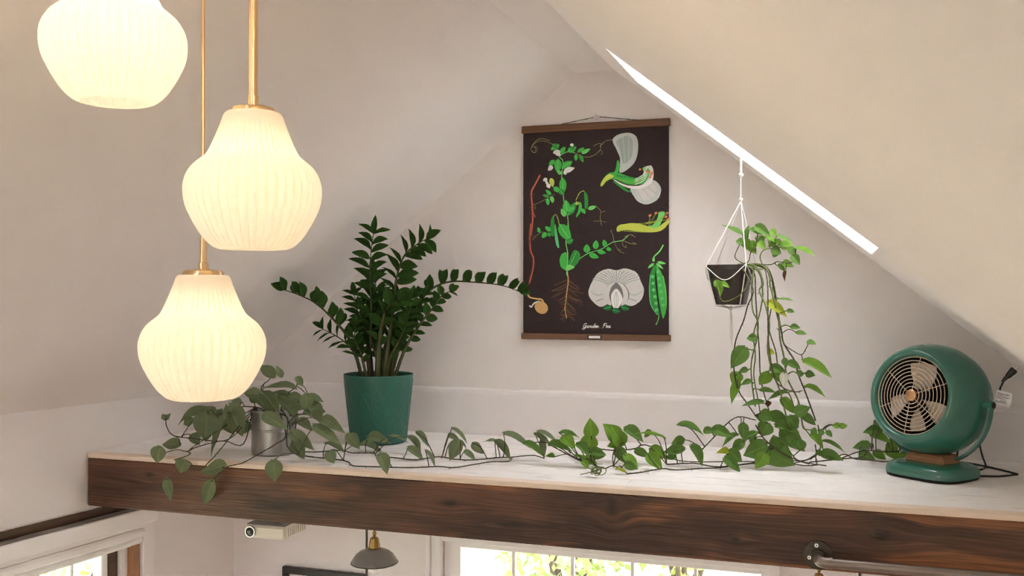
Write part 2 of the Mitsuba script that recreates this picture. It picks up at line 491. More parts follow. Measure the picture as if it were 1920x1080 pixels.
# baseboard along the gable wall above the shelf, with its eased top
bb = sg.Polygon([(0, ZS - 0.02), (0.020, ZS - 0.02), (0.020, 2.470), (0.016, 2.480), (0.010, 2.484), (0.008, 2.487), (0, 2.489)])
bm = trimesh.creation.extrude_polygon(bb, XR - XL - 0.004, engine='earcut')
q = np.array(bm.vertices)
bm.vertices = np.stack([XL + 0.002 + q[:, 2], YW - q[:, 0] + 0.0005, q[:, 1]], 1)
if bm.volume < 0:
    bm.invert()
struct('baseboard_back', bm, 'trim_paint', 'tall white baseboard along the gable wall at the back of the shelf', 'baseboard')

# ------------------------------------------------------------------ loft shelf and beam
shelf = thing('loft_shelf', 'white painted plank loft shelf under the sloping ceiling, carrying the plants and fan', 'shelf')
ys = [2.562, 2.655, 2.741, 2.846, 2.945, 3.045, 3.140, 3.226, YW - 0.021]
for y0, y1 in zip(ys[:-1], ys[1:]):
    cuts = [XL + 0.003, XL + 0.9 + rng.uniform(0, 1.4), XR - 0.003]
    for x0, x1 in zip(cuts[:-1], cuts[1:]):
        obj('plank', box((x0 + 0.0005, y0 + 0.001, ZS - 0.018), (x1 - 0.0005, y1 - 0.001, ZS + rng.uniform(-0.0007, 0.0003)), 0.0016), 'plank_paint', shelf)
nose = obj('nosing', box((XL + 0.006, YF, ZS - 0.0145), (XR - 0.003, 2.562, ZS + 0.0005), 0.002), 'nosing_wood', shelf)
labels[nose] = {'label': 'bare cream coloured front edge strip'}
obj('soffit', box((XL + 0.003, 2.556, ZS - 0.040), (XR - 0.003, YW - 0.003, ZS - 0.019)), 'wall_paint', shelf)

beam = thing('wooden_beam', 'dark brown stained rough wooden beam along the front edge of the loft shelf', 'beam')
bmesh = box((XL + 0.006, YF, 2.149), (XR - 0.003, 2.556, ZS - 0.0148), 0.003)
obj('board', bmesh, 'beam_wood', beam)
kn = trimesh.creation.icosphere(3)
kn.apply_scale([0.022, 0.005, 0.014])
kn.vertices += (meshkit.fbm(np.array(kn.vertices) * 160, 3) - 0.5)[:, None] * np.array([0.006, 0.004, 0.006])
kn.apply_translation([0.112, YF + 0.001, 2.250])
k = obj('knot', kn, 'beam_wood', beam, 40)
labels[k] = {'label': 'dark knot in the wood'}

# ------------------------------------------------------------------ windows
def muntin_window(root, to_xyz, cols, z0, z1, rows, sash_l, sash_r, ztop, depth0, depth1, panes=True):
    """cols: bar positions along the wall incl. both glass ends; to_xyz(a, d, z): along the wall, depth into it, height."""
    def b(name, a0, a1, d0, d1, c0, c1, m='trim_paint', bev=0.003):
        p, q_ = to_xyz(a0, d0, c0), to_xyz(a1, d1, c1)
        return obj(name, box(p, q_, bev), m, root)
    b('stile', sash_l, cols[0], depth0, depth1, z0, ztop)
    b('stile', cols[-1], sash_r, depth0, depth1, z0, ztop)
    b('rail', cols[0], cols[-1], depth0, depth1, z1, ztop)
    b('rail', cols[0], cols[-1], depth0, depth1, z0, z0 + 0.08)
    zs = np.linspace(z0 + 0.08, z1, rows + 1)
    w = 0.006
    for a in cols[1:-1]:
        b('muntin', a - w, a + w, depth0 + 0.006, depth1 - 0.006, z0 + 0.08, z1)
    for z in zs[1:-1]:
        b('muntin', cols[0], cols[-1], depth0 + 0.008, depth1 - 0.008, z - w, z + w)
    if panes:
        for a0, a1 in zip(cols[:-1], cols[1:]):
            for c0, c1 in zip(zs[:-1], zs[1:]):
                dm = (depth0 + depth1) / 2
                b('pane', a0, a1, dm - 0.001, dm + 0.001, c0, c1, 'window_glass', 0)


win1 = holder('window_1', 'wide white muntin window in the wall under the shelf, garden outside', 'window')
muntin_window(win1, lambda a, d, z: (a, YW + d, z), [-1.323, -1.115, -0.891, -0.671, -0.450, -0.229], WZ0, 1.888, 4, WX0 + 0.004, WX1 - 0.004, WZ1 - 0.002, 0.010, 0.050)
for x0, x1 in ((-1.452, -1.432), (-1.432, -1.412), (-1.412, WX0 + 0.002)):
    obj('casing', box((x0, YW - (0.026 if x0 != -1.432 else 0.016), WZ0 - 0.05), (x1, YW + 0.001, 2.02), 0.003), 'trim_paint', win1)
obj('casing', box((WX1 - 0.002, YW - 0.022, WZ0 - 0.05), (-0.164, YW + 0.001, 2.02), 0.003), 'trim_paint', win1)
obj('head_casing', box((WX0, YW - 0.02, WZ1), (WX1, YW + 0.001, 2.02), 0.003), 'trim_paint', win1)
obj('sill', box((WX0 - 0.08, YW - 0.06, WZ0 - 0.03), (WX1 + 0.05, YW + 0.1, WZ0), 0.004), 'trim_paint', win1)

win2 = holder('window_2', 'side window with a white head casing and amber wooden jamb, below the knee wall', 'window')


def tilted(mesh):           # the old side window hangs a little out of level
    return xf(mesh, trimesh.transformations.rotation_matrix(-0.038, [1, 0, 0], [XL, 2.123, 2.12]))


obj('head_casing', tilted(box((XL - 0.004, 1.1, 2.068), (XL + 0.058, 2.805, 2.118), 0.003)), 'trim_paint', win2)
top = obj('ledge_dust', tilted(box((XL - 0.004, 1.1, 2.1185), (XL + 0.050, 2.80, 2.1195))), 'dusty_wood', win2)
labels[top] = {'label': 'grey dusty top ledge of the casing'}
obj('moulding', tilted(box((XL - 0.004, 1.2, 2.046), (XL + 0.030, 2.775, 2.066), 0.004)), 'trim_paint', win2)
obj('blind_box', tilted(box((XL - 0.02, 1.25, 2.016), (XL + 0.040, 2.770, 2.045), 0.008)), 'trim_paint', win2)
obj('roller_blind', tilted(join(cyl((XL + 0.012, 1.3, 2.004), (XL + 0.012, 2.762, 2.004), 0.014), box((XL + 0.001, 1.3, 1.985), (XL + 0.004, 2.762, 2.004)))), 'mat_board', win2, 40)
obj('casing', box((XL - 0.002, 2.766, LZ0 - 0.05), (XL + 0.024, 2.822, 2.045), 0.003), 'trim_paint', win2)
j = obj('jamb', box((XL - 0.10, 2.728, LZ0), (XL + 0.010, LY1 - 0.0005, 2.02), 0.002), 'amber_wood', win2)
labels[j] = {'label': 'amber varnished wooden jamb'}
obj('jamb_stop', box((XL - 0.10, 2.700, LZ0), (XL - 0.012, 2.7275, 2.0)), 'trim_paint', win2)
j = obj('gap_strip', box((XL - 0.075, 2.655, LZ0), (XL - 0.03, 2.6995, 2.0)), 'dark_trim_wood', win2)  # solid dark strip filling the gap between sash and jamb
labels[j] = {'label': 'dark brown strip in the gap beside the sash'}
muntin_window(win2, lambda a, d, z: (XL - d, a, z), [1.36, 1.73, 2.10, 2.36, 2.50, 2.625], LZ0, 1.985, 4, LY0 + 0.002, 2.654, 2.02, 0.03, 0.07)

t1 = struct('trim_1', tilted(box((XL - 0.002, 0.3, 2.1205), (XL + 0.012, 3.2, 2.146), 0.002)), 'dark_trim_wood', 'dark brown wooden strip on the left wall above the side window', 'trim')

win4 = holder('window_4', 'large window at the camera end of the room', 'window')
for x in (RX0, (RX0 * 2 + RX1) / 3, (RX0 + 2 * RX1) / 3, RX1):
    obj('mullion', box((x - 0.03, YR - 0.12, RZ0), (x + 0.03, YR - 0.04, RZ1), 0.004), 'trim_paint', win4)
obj('rail', box((RX0, YR - 0.12, RZ0), (RX1, YR - 0.04, RZ0 + 0.05)), 'trim_paint', win4)
obj('rail', box((RX0, YR - 0.12, RZ1 - 0.05), (RX1, YR - 0.04, RZ1)), 'trim_paint', win4)

# ------------------------------------------------------------------ opal pendant lamps
PROF = [(150, 128), (163, 140), (173, 165), (184, 200), (203, 250), (223, 300), (240, 340), (260, 375), (290, 402), (322, 430), (348, 463), (367, 500), (378, 540), (381, 575), (378, 620),
        (370, 660), (358, 695), (345, 722), (326, 762), (304, 800), (284, 832), (260, 862), (240, 882), (218, 900), (196, 910), (182, 914), (178, 910), (182, 904)]
K = 0.1 / 381
H_SHADE = (914 - 128) * K
prof = smooth_path([(r * K, (914 - y) * K) for r, y in PROF], 3)
NR_RIBS = 44


def ribs(ang, k):
    t = k / (len(prof) - 1)
    a = 0.050 * np.clip((t - 0.08) / 0.25, 0, 1) * np.clip((0.97 - t) / 0.12, 0, 1)
    return 1 + a * (np.abs(np.cos(ang * NR_RIBS / 2)) - 0.6)


shade_mesh = lathe(prof, NR_RIBS * 12, ribs)


def rib_mesh():
    """the thicker glass of the ribs: a narrow strip down every groove, just proud of the shade"""
    v, f = [], []
    ks = [k for k in range(len(prof)) if 0.10 < k / (len(prof) - 1) < 0.93]
    for g_ in range(NR_RIBS):
        a0 = (g_ + 0.5) * 2 * math.pi / NR_RIBS
        n0 = len(v)
        for i_, k in enumerate(ks):
            t = k / (len(prof) - 1)
            amp = 0.050 * min(1, max(0, (t - 0.08) / 0.25)) * min(1, max(0, (0.97 - t) / 0.12))
            r = prof[k][0] * (1 - 0.6 * amp) + 0.0011
            wd = 0.017 * min(1.0, (i_ + 0.6) / 6, (len(ks) - i_ - 0.4) / 6)
            v += [[r * math.cos(a0 + s_ * wd), r * math.sin(a0 + s_ * wd), prof[k][1]] for s_ in (-1, 0, 1)]
        for i_ in range(len(ks) - 1):
            for c_ in range(2):
                q = n0 + i_ * 3 + c_
                f += [[q, q + 3, q + 4], [q, q + 4, q + 1]]
    return trimesh.Trimesh(np.array(v), np.array(f), process=False)


ribs_mesh = rib_mesh()
cap_mesh = lathe([(0.0, 0.020), (0.0085, 0.020), (0.0085, 0.010), (0.024, 0.009), (0.031, 0.007), (0.033, 0.003), (0.033, -0.001), (0.0, -0.001)], 48)
bulb_prof = [(0.0, -0.032), (0.012, -0.029), (0.021, -0.022), (0.026, -0.010), (0.027, 0.0), (0.025, 0.011), (0.019, 0.024), (0.014, 0.036), (0.013, 0.045), (0.0, 0.045)]
bulb_mesh = lathe(bulb_prof, 24)
if bulb_mesh.volume < 0:
    bulb_mesh.invert()


def pendant(u, depth, v_bottom, rod, label, strength=1.0):
    if u is None:
        p, z = np.array([depth[0], depth[1], 0.0]), v_bottom
    else:
        p = EYE + ray(u, V0) * depth
        z = EYE[2] + (V0 - v_bottom) / FOCAL * depth
    k = thing('pendant_lamp', label, 'lamp', 'ribbed opal glass pendant lamps')
    base = np.array([p[0], p[1], z])
    obj('shade', xf(shade_mesh, move(base)), 'opal_glass', k, True)
    obj('shade_ribs', xf(ribs_mesh, move(base)), 'rib_glass', k, True)
    obj('cap', xf(cap_mesh, move(base + [0, 0, H_SHADE])), 'brass', k, 30)
    zt = zl(p[0]) if p[0] < RL else (ZR if p[0] < RR else zr(p[0]))
    obj('rod', cyl(base + [0, 0, H_SHADE + 0.01], [p[0], p[1], zt - 0.008], rod, 16), 'brass', k, 30)
    if rod < 0.004:
        obj('ferrule', cyl(base + [0, 0, H_SHADE + 0.01], base + [0, 0, H_SHADE + 0.062], 0.0058, 16), 'brass', k, 30)
    else:
        obj('ferrule', cyl(base + [0, 0, H_SHADE + 0.01], base + [0, 0, H_SHADE + 0.026], 0.0085, 16), 'brass', k, 30)
    n = np.array([SLOPE_L, 0, -1.0]) if p[0] < RL else (np.array([0, 0, -1.0]) if p[0] < RR else -NR)
    rose = lathe([(0.0, 0.022), (0.03, 0.022), (0.05, 0.014), (0.055, 0.0), (0.0, 0.0)], 32)
    obj('ceiling_rose', xf(rose, move([p[0], p[1], zt], frame_of(n))), 'brass', k, 30)
    obj('socket', cyl(base + [0, 0, H_SHADE - 0.002], base + [0, 0, H_SHADE - 0.058], 0.016, 16), 'brass', k, 30)
    kb = numbered(k + '__bulb')
    scene[kb] = mikit.ply(xf(bulb_mesh, move(base + [0, 0, H_SHADE - 0.098])), 'opal_white', smooth=True, emitter={'type': 'area', 'radiance': rgb(*(BULB * strength * BULB_TINT))})
    return k


pendant(215, 1.406, 193, 0.0070, 'highest ribbed opal pendant lamp, cut by the top of the picture', 1.7)
pendant(475, 1.446, 468, 0.0070, 'middle ribbed opal pendant lamp, on a thick brass rod')
pendant(381, 1.593, 748, 0.0032, 'lowest ribbed opal pendant lamp, just above the pothos in the tin')

pendant(None, (-0.50, 0.80), 3.175, 0.0032, 'added unseen pendant lamp above the picture, its strong bulb warming the right slope', 12.0)  # lamp added out of view, bulb boosted to throw a warm glow

# ------------------------------------------------------------------ botanical wall chart
chart = thing('wall_chart', 'dark brown botanical wall chart of a pea plant between two wooden rails', 'poster')
PX0, PX1, PZ0, PZ1 = -1.070, -0.534, 2.680, 3.446
YC = YW - 0.012                                  # face of the canvas
obj('canvas', box((PX0 + 0.003, YC, PZ0 + 0.006), (PX1 - 0.003, YC + 0.002, PZ1 - 0.01)), 'canvas', chart)
obj('top_rail', box((PX0 - 0.002, YW - 0.020, PZ1 - 0.024), (PX1 + 0.002, YW - 0.004, PZ1 + 0.002), 0.002), 'rail_wood', chart)
obj('bottom_rail', box((PX0 - 0.003, YW - 0.020, PZ0 - 0.006), (PX1 + 0.004, YW - 0.004, PZ0 + 0.016), 0.002), 'rail_wood', chart)
hook = at_y(1118, 219.5, YW - 0.006)
kk = obj('hanging_cord', join(tube([(PX0 + 0.13, YW - 0.008, PZ1 + 0.001), (hook[0] - 0.012, hook[1], hook[2] - 0.001)], [0.0011], 6), tube([(hook[0] + 0.012, hook[1], hook[2]), (PX1 - 0.10, YW - 0.008, PZ1 + 0.001)], [0.0011], 6)), 'black_cord', chart, 40)
rg = trimesh.creation.torus(0.0085, 0.0019, major_sections=24, minor_sections=8)
rg.apply_transform(trimesh.transformations.rotation_matrix(math.pi / 2, [1, 0, 0]))
rg.apply_translation(hook)
obj('hanging_ring', rg, 'steel', chart, 40)
cx = at_y(1115, 632, YW - 0.02)
obj('name_plate', join(box((cx[0] - 0.027, YW - 0.0225, cx[2] - 0.0075), (cx[0] + 0.027, YW - 0.0195, cx[2] + 0.0075), 0.001)), 'dark_iron', chart)
obj('name_card', box((cx[0] - 0.020, YW - 0.0240, cx[2] - 0.0042), (cx[0] + 0.020, YW - 0.0224, cx[2] + 0.0042)), 'mat_board', chart)


def A(x, y):      # reads a place on the upper half of the chart (4.5 steps to a pixel of the frame)
    p = at_y(960 + x / 4.5, 200 + y / 4.5, YC)
    return p[0], p[2]


def B(x, y):      # the same on the lower half
    p = at_y(960 + x / 4.5, 420 + y / 4.5, YC)
    return p[0], p[2]


PXW = 0.001965 / 4.5   # metres per step
INK = dict(g=srgb(70, 175, 75), G=srgb(52, 140, 62), l=srgb(120, 205, 110), y=srgb(190, 200, 85), Y=srgb(150, 170, 60), w=srgb(228, 226, 222), p=srgb(190, 196, 194), s=srgb(160, 172, 166), r=srgb(190, 100, 80), R=srgb(120, 62, 48),
           o=srgb(215, 130, 95), t=srgb(150, 140, 100), k=srgb(205, 165, 110), d=srgb(120, 118, 116), n=srgb(30, 24, 24), m=srgb(205, 203, 200), T=srgb(130, 105, 75), D=srgb(30, 105, 55), q=srgb(95, 190, 120))


class Print:
    def __init__(self):
        self.v, self.f, self.c, self.n, self.k = [], [], [], 0, 0

    def poly(self, g, c):
        self.k += 1
        g = g.buffer(0) if not g.is_valid else g
        for one in getattr(g, 'geoms', [g]):
            if one.is_empty or one.area < 1e-9:
                continue
            v, f = trimesh.creation.triangulate_polygon(one, engine='earcut')
            off = YC - 0.0004 - 0.00002 * self.k
            self.v.append(np.stack([v[:, 0], np.full(len(v), off), v[:, 1]], 1))
            self.f.append(f + self.n)
            self.c.append(np.tile(INK[c], (len(v), 1)))
            self.n += len(v)

    def shape(self, F, pts, c, smooth=4):
        pts = np.array(pts, float)
        if smooth:
            q = smooth_path(np.vstack([pts[-1:], pts, pts[:2]]), smooth)
            pts = q[smooth:-smooth - 1]
        self.poly(sg.Polygon([F(x, y) for x, y in pts]), c)

    def line(self, F, pts, w, c, smooth=5):
        pts = smooth_path(pts, smooth) if smooth and len(pts) > 2 else np.array(pts, float)
        self.poly(sg.LineString([F(x, y) for x, y in pts]).buffer(w * PXW / 2, quad_segs=3), c)

    def leaf(self, F, a, b, w, c, vein=None):
        a, b = np.array(a, float), np.array(b, float)
        d = b - a
        nrm = np.array([-d[1], d[0]])
        nrm /= np.linalg.norm(nrm)
        t = np.linspace(0, 1, 9)
        h = w / 2 * np.sin(np.pi * t ** 0.8) ** 0.8
        up = [a + d * s + nrm * k for s, k in zip(t, h)]
        dn = [a + d * s - nrm * k for s, k in zip(t[::-1], h[::-1])]
        self.poly(sg.Polygon([F(*q) for q in up + dn[1:-1]]), c)
        if vein:
            self.line(F, [a, b - d * 0.1], max(2.0, w * 0.07), vein, 0)

    def done(self, name):
        m = trimesh.Trimesh(np.vstack(self.v), np.vstack(self.f), process=False)
        n = np.cross(m.vertices[m.faces[:, 1]] - m.vertices[m.faces[:, 0]], m.vertices[m.faces[:, 2]] - m.vertices[m.faces[:, 0]])
        f = np.array(m.faces)
        f[n[:, 1] > 0] = f[n[:, 1] > 0][:, ::-1]
        return obj(name, (np.array(m.vertices), f), 'print_ink', chart, False, np.vstack(self.c))


# the climbing pea
P = Print()
P.line(B, [(462, 430), (465, 380), (470, 250), (455, 150), (480, 60), (470, 0)], 9, 'l')
P.line(A, [(480, 1080), (470, 930), (440, 800), (425, 690), (420, 580), (430, 460), (400, 420), (470, 380), (530, 390)], 7, 'l')
P.line(A, [(530, 390), (610, 425), (680, 415), (740, 370), (745, 310), (690, 330)], 4, 't')
P.line(A, [(740, 340), (790, 290), (840, 280)], 4, 't')
P.line(A, [(745, 365), (765, 385), (750, 405)], 3, 't')
P.line(A, [(350, 320), (290, 295), (230, 290), (180, 320), (160, 360), (190, 390), (200, 350), (170, 330), (230, 270), (320, 285)], 4, 't')
P.line(A, [(190, 330), (215, 350), (200, 385), (165, 380)], 3, 't')
for a, b, w, c in [((400, 320), (325, 365), 46, 'g'), ((340, 320), (400, 345), 40, 'G'), ((450, 340), (400, 400), 40, 'g'), ((470, 380), (545, 340), 52, 'g'), ((500, 370), (520, 310), 40, 'G'), ((550, 385), (612, 345), 30, 'g'), ((585, 395), (662, 355), 34, 'l'),
                   ((540, 400), (540, 460), 32, 'g'), ((570, 405), (605, 472), 34, 'G'), ((390, 440), (385, 560), 62, 'g'), ((420, 520), (510, 460), 60, 'g'), ((360, 450), (310, 500), 42, 'g'), ((410, 540), (395, 575), 40, 'l'),
                   ((430, 600), (430, 740), 62, 'g'), ((330, 600), (345, 680), 42, 'y'), ((350, 680), (410, 720), 46, 'g'), ((400, 700), (440, 745), 50, 'G'), ((330, 745), (285, 700), 32, 'g'), ((315, 760), (258, 745), 30, 'G'), ((300, 770), (305, 835), 34, 'g'), ((335, 755), (345, 815), 34, 'l'),
                   ((470, 920), (455, 785), 72, 'g'), ((470, 920), (545, 800), 60, 'G'), ((450, 930), (415, 860), 40, 'l'), ((470, 880), (530, 850), 50, 'g'), ((640, 865), (715, 840), 34, 'l'), ((590, 860), (620, 905), 34, 'g'), ((555, 830), (545, 800), 30, 'y')]:
    P.leaf(A, a, b, w, c, 'l' if c != 'l' else 'G')
P.line(A, [(540, 790), (570, 730), (605, 712), (625, 735)], 5, 'y')
P.shape(A, [(610, 720), (635, 740), (645, 800), (635, 860), (615, 855), (612, 800)], 'G')
P.shape(A, [(570, 800), (590, 830), (585, 880), (550, 930), (540, 925), (560, 870)], 'g')
P.line(A, [(715, 845), (750, 880), (745, 930), (755, 1000)], 3.5, 't')
P.line(A, [(745, 895), (790, 880)], 3.5, 't', 0)
P.line(A, [(740, 965), (690, 965)], 3.5, 't', 0)
P.line(A, [(745, 965), (795, 975)], 3.5, 't', 0)
P.line(A, [(360, 740), (280, 785), (190, 825), (165, 815)], 4, 't')
P.line(A, [(190, 825), (200, 860), (165, 870)], 3, 't')
for a, b, w in [((410, 380), (345, 390), 44), ((370, 400), (415, 410), 26), ((520, 325), (490, 320), 26), ((435, 550), (530, 515), 44), ((440, 545), (460, 575), 30), ((345, 500), (305, 540), 38), ((300, 610), (262, 625), 34), ((300, 650), (320, 690), 36), ((300, 630), (290, 655), 26)]:
    P.leaf(A, a, b, w, 'w', 'p')
# lower half of the vine
P.shape(A, [(350, 920), (330, 960), (330, 1080), (360, 1080), (358, 960)], 'G')
P.line(A, [(350, 930), (370, 910), (390, 950), (400, 1000)], 5, 'y')
for F, a, b, w, c in [(A, (470, 1080), (420, 990), 80, 'g'), (B, (235, 75), (220, 25), 30, 'g'), (B, (330, 60), (280, 20), 40, 'g'), (B, (290, 70), (255, 120), 44, 'g'), (B, (310, 70), (320, 110), 36, 'G'), (B, (400, 0), (500, 150), 90, 'g'), (B, (460, 160), (520, 130), 50, 'G')]:
    P.leaf(F, a, b, w, c, 'l')
P.shape(B, [(330, 0), (345, 40), (355, 100), (340, 90), (325, 40)], 'G')
P.shape(B, [(365, 0), (385, 90), (400, 200), (375, 180), (362, 100)], 'q')
P.line(B, [(175, 135), (210, 95), (260, 65)], 4, 't')
P.shape(B, [(465, 385), (420, 370), (402, 310), (420, 255), (460, 240), (478, 300)], 'g')
P.shape(B, [(465, 385), (540, 350), (575, 290), (570, 240), (525, 220), (490, 290)], 'G')
P.shape(B, [(455, 395), (470, 345), (530, 360), (500, 385)], 'l')
P.line(B, [(465, 380), (472, 250)], 6, 'l', 0)
P.line(B, [(490, 350), (545, 235)], 4, 'l', 0)
P.line(B, [(570, 295), (640, 250), (760, 210), (850, 155), (930, 140), (980, 100)], 6, 'l')
for a, b, w in [((635, 245), (630, 170), 58), ((705, 215), (712, 135), 52), ((790, 195), (775, 130), 42), ((650, 255), (735, 285), 46), ((720, 230), (795, 245), 38), ((795, 205), (842, 220), 34)]:
    P.leaf(B, a, b, w, 'g', 'G')
for pts in ([(862, 150), (850, 90), (835, 60), (850, 50)], [(865, 150), (885, 200), (915, 235), (945, 245)], [(930, 140), (940, 185), (965, 200), (960, 180)], [(935, 140), (1000, 165), (1050, 170), (1020, 155)], [(950, 110), (1000, 90), (1040, 110)], [(900, 225), (905, 215), (918, 222)]):
    P.line(B, pts, 4, 't')
P.done('climbing_pea_drawing')
# twig
P = Print()
P.line(A, [(235, 580), (200, 650), (165, 720), (170, 830), (175, 950), (160, 1080)], 14, 'r')
P.line(B, [(160, 0), (150, 100), (155, 220), (180, 290), (175, 380), (145, 500)], 19, 'R')
P.line(B, [(160, 0), (152, 100), (158, 220), (182, 290), (178, 380), (150, 490)], 8, 'r')
P.line(A, [(175, 880), (195, 930)], 7, 'r', 0)
for y in (740, 850, 900):
    P.line(A, [(150, y), (170, y + 14), (190, y - 4)], 6, 'R')
P.line(B, [(180, 90), (150, 150), (170, 190)], 5, 'R')
P.done('twig_drawing')
# flower in section
P = Print()
P.shape(A, [(848, 280), (900, 235), (985, 220), (1050, 255), (1065, 350), (1040, 460), (975, 530), (920, 558), (905, 540), (912, 440), (880, 360)], 'p')
P.shape(A, [(880, 300), (930, 260), (985, 245), (1020, 300), (1010, 420), (960, 480), (930, 470), (915, 380)], 's')
for a, b in (((895, 300), (930, 480)), ((935, 260), (955, 480)), ((985, 240), (985, 470))):
    P.line(A, [a, b], 5, 'p', 0)
P.shape(A, [(1000, 690), (1100, 690), (1190, 620), (1250, 670), (1255, 730), (1220, 790), (1140, 825), (1070, 805), (1030, 760)], 'p')
P.shape(A, [(1050, 710), (1130, 690), (1190, 650), (1220, 700), (1180, 770), (1100, 790)], 'm')
for a, b in (((1060, 720), (1110, 800)), ((1110, 700), (1180, 780)), ((1150, 680), (1225, 740))):
    P.line(A, [a, b], 4, 's', 0)
P.shape(A, [(1180, 500), (1195, 560), (1180, 620), (1100, 640), (1120, 520), (1150, 500)], 'm')
P.shape(A, [(850, 630), (920, 650), (960, 690), (1005, 720), (960, 715), (910, 680)], 'G')
P.shape(A, [(890, 450), (912, 490), (905, 540), (860, 590), (820, 580), (870, 540)], 'g')
P.shape(A, [(745, 665), (770, 610), (820, 560), (900, 560), (990, 590), (1070, 600), (1120, 550), (1150, 520), (1160, 570), (1120, 640), (1050, 660), (960, 650), (860, 610), (800, 630), (765, 670)], 'g')
P.shape(A, [(745, 665), (770, 610), (820, 570), (860, 590), (800, 625), (762, 668)], 'y')
P.shape(A, [(850, 610), (960, 660), (1080, 665), (1160, 610), (1190, 560), (1180, 640), (1100, 690), (1000, 690), (920, 660)], 'w')
for k in range(4):
    P.line(A, [(1040, 655 - 14 * k), (1110, 625 - 18 * k), (1150 - 8 * k, 560 - 14 * k)], 6, 'w')
for x, y in ((1080, 530), (1160, 550), (1175, 575), (1165, 595), (1135, 545), (1180, 560)):
    P.leaf(A, (x - 12, y + 4), (x + 14, y - 6), 18, 'o')
P.leaf(A, (1105, 540), (1130, 505), 26, 'l')
for k in range(8):
    P.line(A, [(890 + 20 * k, 578 + 3 * k), (894 + 20 * k, 590 + 3 * k)], 7, 'D', 0)
P.line(A, [(870, 600), (960, 630), (1050, 640), (1110, 600)], 5, 'Y')
P.done('flower_section_drawing')
# pistil
P = Print()
P.shape(A, [(890, 1055), (890, 1010), (960, 985), (1060, 985), (1150, 1010), (1220, 1020), (1280, 980), (1320, 950), (1330, 970), (1270, 1040), (1180, 1060), (1040, 1050), (960, 1040)], 'y')
P.shape(A, [(1150, 1010), (1200, 990), (1230, 930), (1240, 890), (1290, 890), (1270, 950), (1230, 1020)], 'l')
for k, e in enumerate(((1165, 920), (1215, 900), (1300, 930), (1320, 950), (1310, 900))):
    P.line(A, [(1060 + 30 * k, 985 + 6 * k), (1150 + 15 * k, 975), (e[0], e[1])], 5, 'Y')
    P.leaf(A, (e[0] - 14, e[1] + 6), (e[0] + 14, e[1] - 10), 20, 'o')
P.line(A, [(930, 990), (1050, 975), (1150, 995)], 5, 'n')
P.line(A, [(900, 1045), (1000, 1052), (1140, 1060)], 5, 'Y')
P.done('pistil_drawing')
# blossom from the front
P = Print()
P.shape(B, [(880, 390), (960, 375), (1050, 410), (1090, 490), (1115, 560), (1090, 640), (1020, 690), (960, 680), (880, 640), (800, 680), (740, 698), (670, 640), (645, 570), (680, 480), (730, 410), (810, 378)], 'm')
for k in range(-7, 8):
    if k:
        a = k * 0.155
        P.line(B, [(880 + 60 * math.sin(a), 560 - 60 * math.cos(a)), (880 + 125 * math.sin(a), 545 - 120 * math.cos(a)), (880 + 218 * math.sin(a * 1.05), 530 - 140 * math.cos(a))], 7 if k % 2 else 4, 's' if k % 2 else 'd')
for s in (-1, 1):
    P.line(B, [(880 + s * 110, 590), (880 + s * 160, 600), (880 + s * 215, 570)], 6, 's')
    P.line(B, [(880 + s * 110, 630), (880 + s * 170, 650)], 5, 'd')
P.shape(B, [(880, 495), (820, 510), (785, 570), (790, 640), (840, 690), (880, 700), (930, 690), (985, 630), (985, 570), (945, 510)], 'd')
for s in (-1, 1):
    P.shape(B, [(880 + s * 10, 497), (880 + s * 60, 512), (880 + s * 98, 575), (880 + s * 96, 640), (880 + s * 55, 690), (880 + s * 40, 670), (880 + s * 60, 610), (880 + s * 45, 540)], 'm')
P.shape(B, [(880, 545), (925, 600), (930, 650), (880, 725), (845, 680), (838, 600)], 'w')
for s in (-18, 0, 16):
    P.line(B, [(880 + s * 0.4, 575), (880 + s, 640), (880 + s * 0.5, 700)], 4, 's')
P.line(B, [(880, 392), (880, 490)], 4, 'd', 0)
for a, b in (((840, 700), (770, 715)), ((920, 700), (992, 718)), ((845, 725), (915, 740))):
    P.leaf(B, a, b, 50, 'D', 'q')
P.done('blossom_drawing')
# open pod
P = Print()
P.line(B, [(1275, 180), (1245, 230), (1200, 275), (1195, 310)], 11, 'l')
P.shape(B, [(1205, 345), (1165, 430), (1155, 560), (1170, 680), (1230, 770), (1235, 800), (1245, 770), (1235, 660), (1215, 520), (1218, 430)], 'G')
P.shape(B, [(1215, 345), (1270, 430), (1300, 560), (1305, 700), (1280, 795), (1265, 770), (1240, 640), (1225, 500), (1218, 420)], 'g')
P.shape(B, [(1215, 360), (1222, 480), (1235, 620), (1240, 740), (1222, 600), (1208, 470)], 'n')
P.line(B, [(1168, 430), (1160, 560), (1172, 680), (1225, 765)], 7, 'q')
P.line(B, [(1275, 440), (1298, 560), (1302, 690)], 6, 'l')
for k in range(6):
    for x, y in ((1195 + (4 if k > 3 else 0) + 4 * k - (8 if k < 3 else 0), 445 + 56 * k), (1230 + 9 * k, 405 + 56 * k)):
        P.poly(sg.Point(*B(x, y)).buffer(14 * PXW), 'q')
        P.poly(sg.Point(*B(x - 4, y - 4)).buffer(6 * PXW), 'l')
P.line(B, [(1240, 780), (1230, 820), (1215, 850)], 6, 'l')
for a, b in (((1200, 330), (1145, 375)), ((1215, 330), (1278, 380)), ((1225, 320), (1300, 335)), ((1195, 320), (1195, 280))):
    P.leaf(B, a, b, 24, 'l')
P.done('pod_drawing')
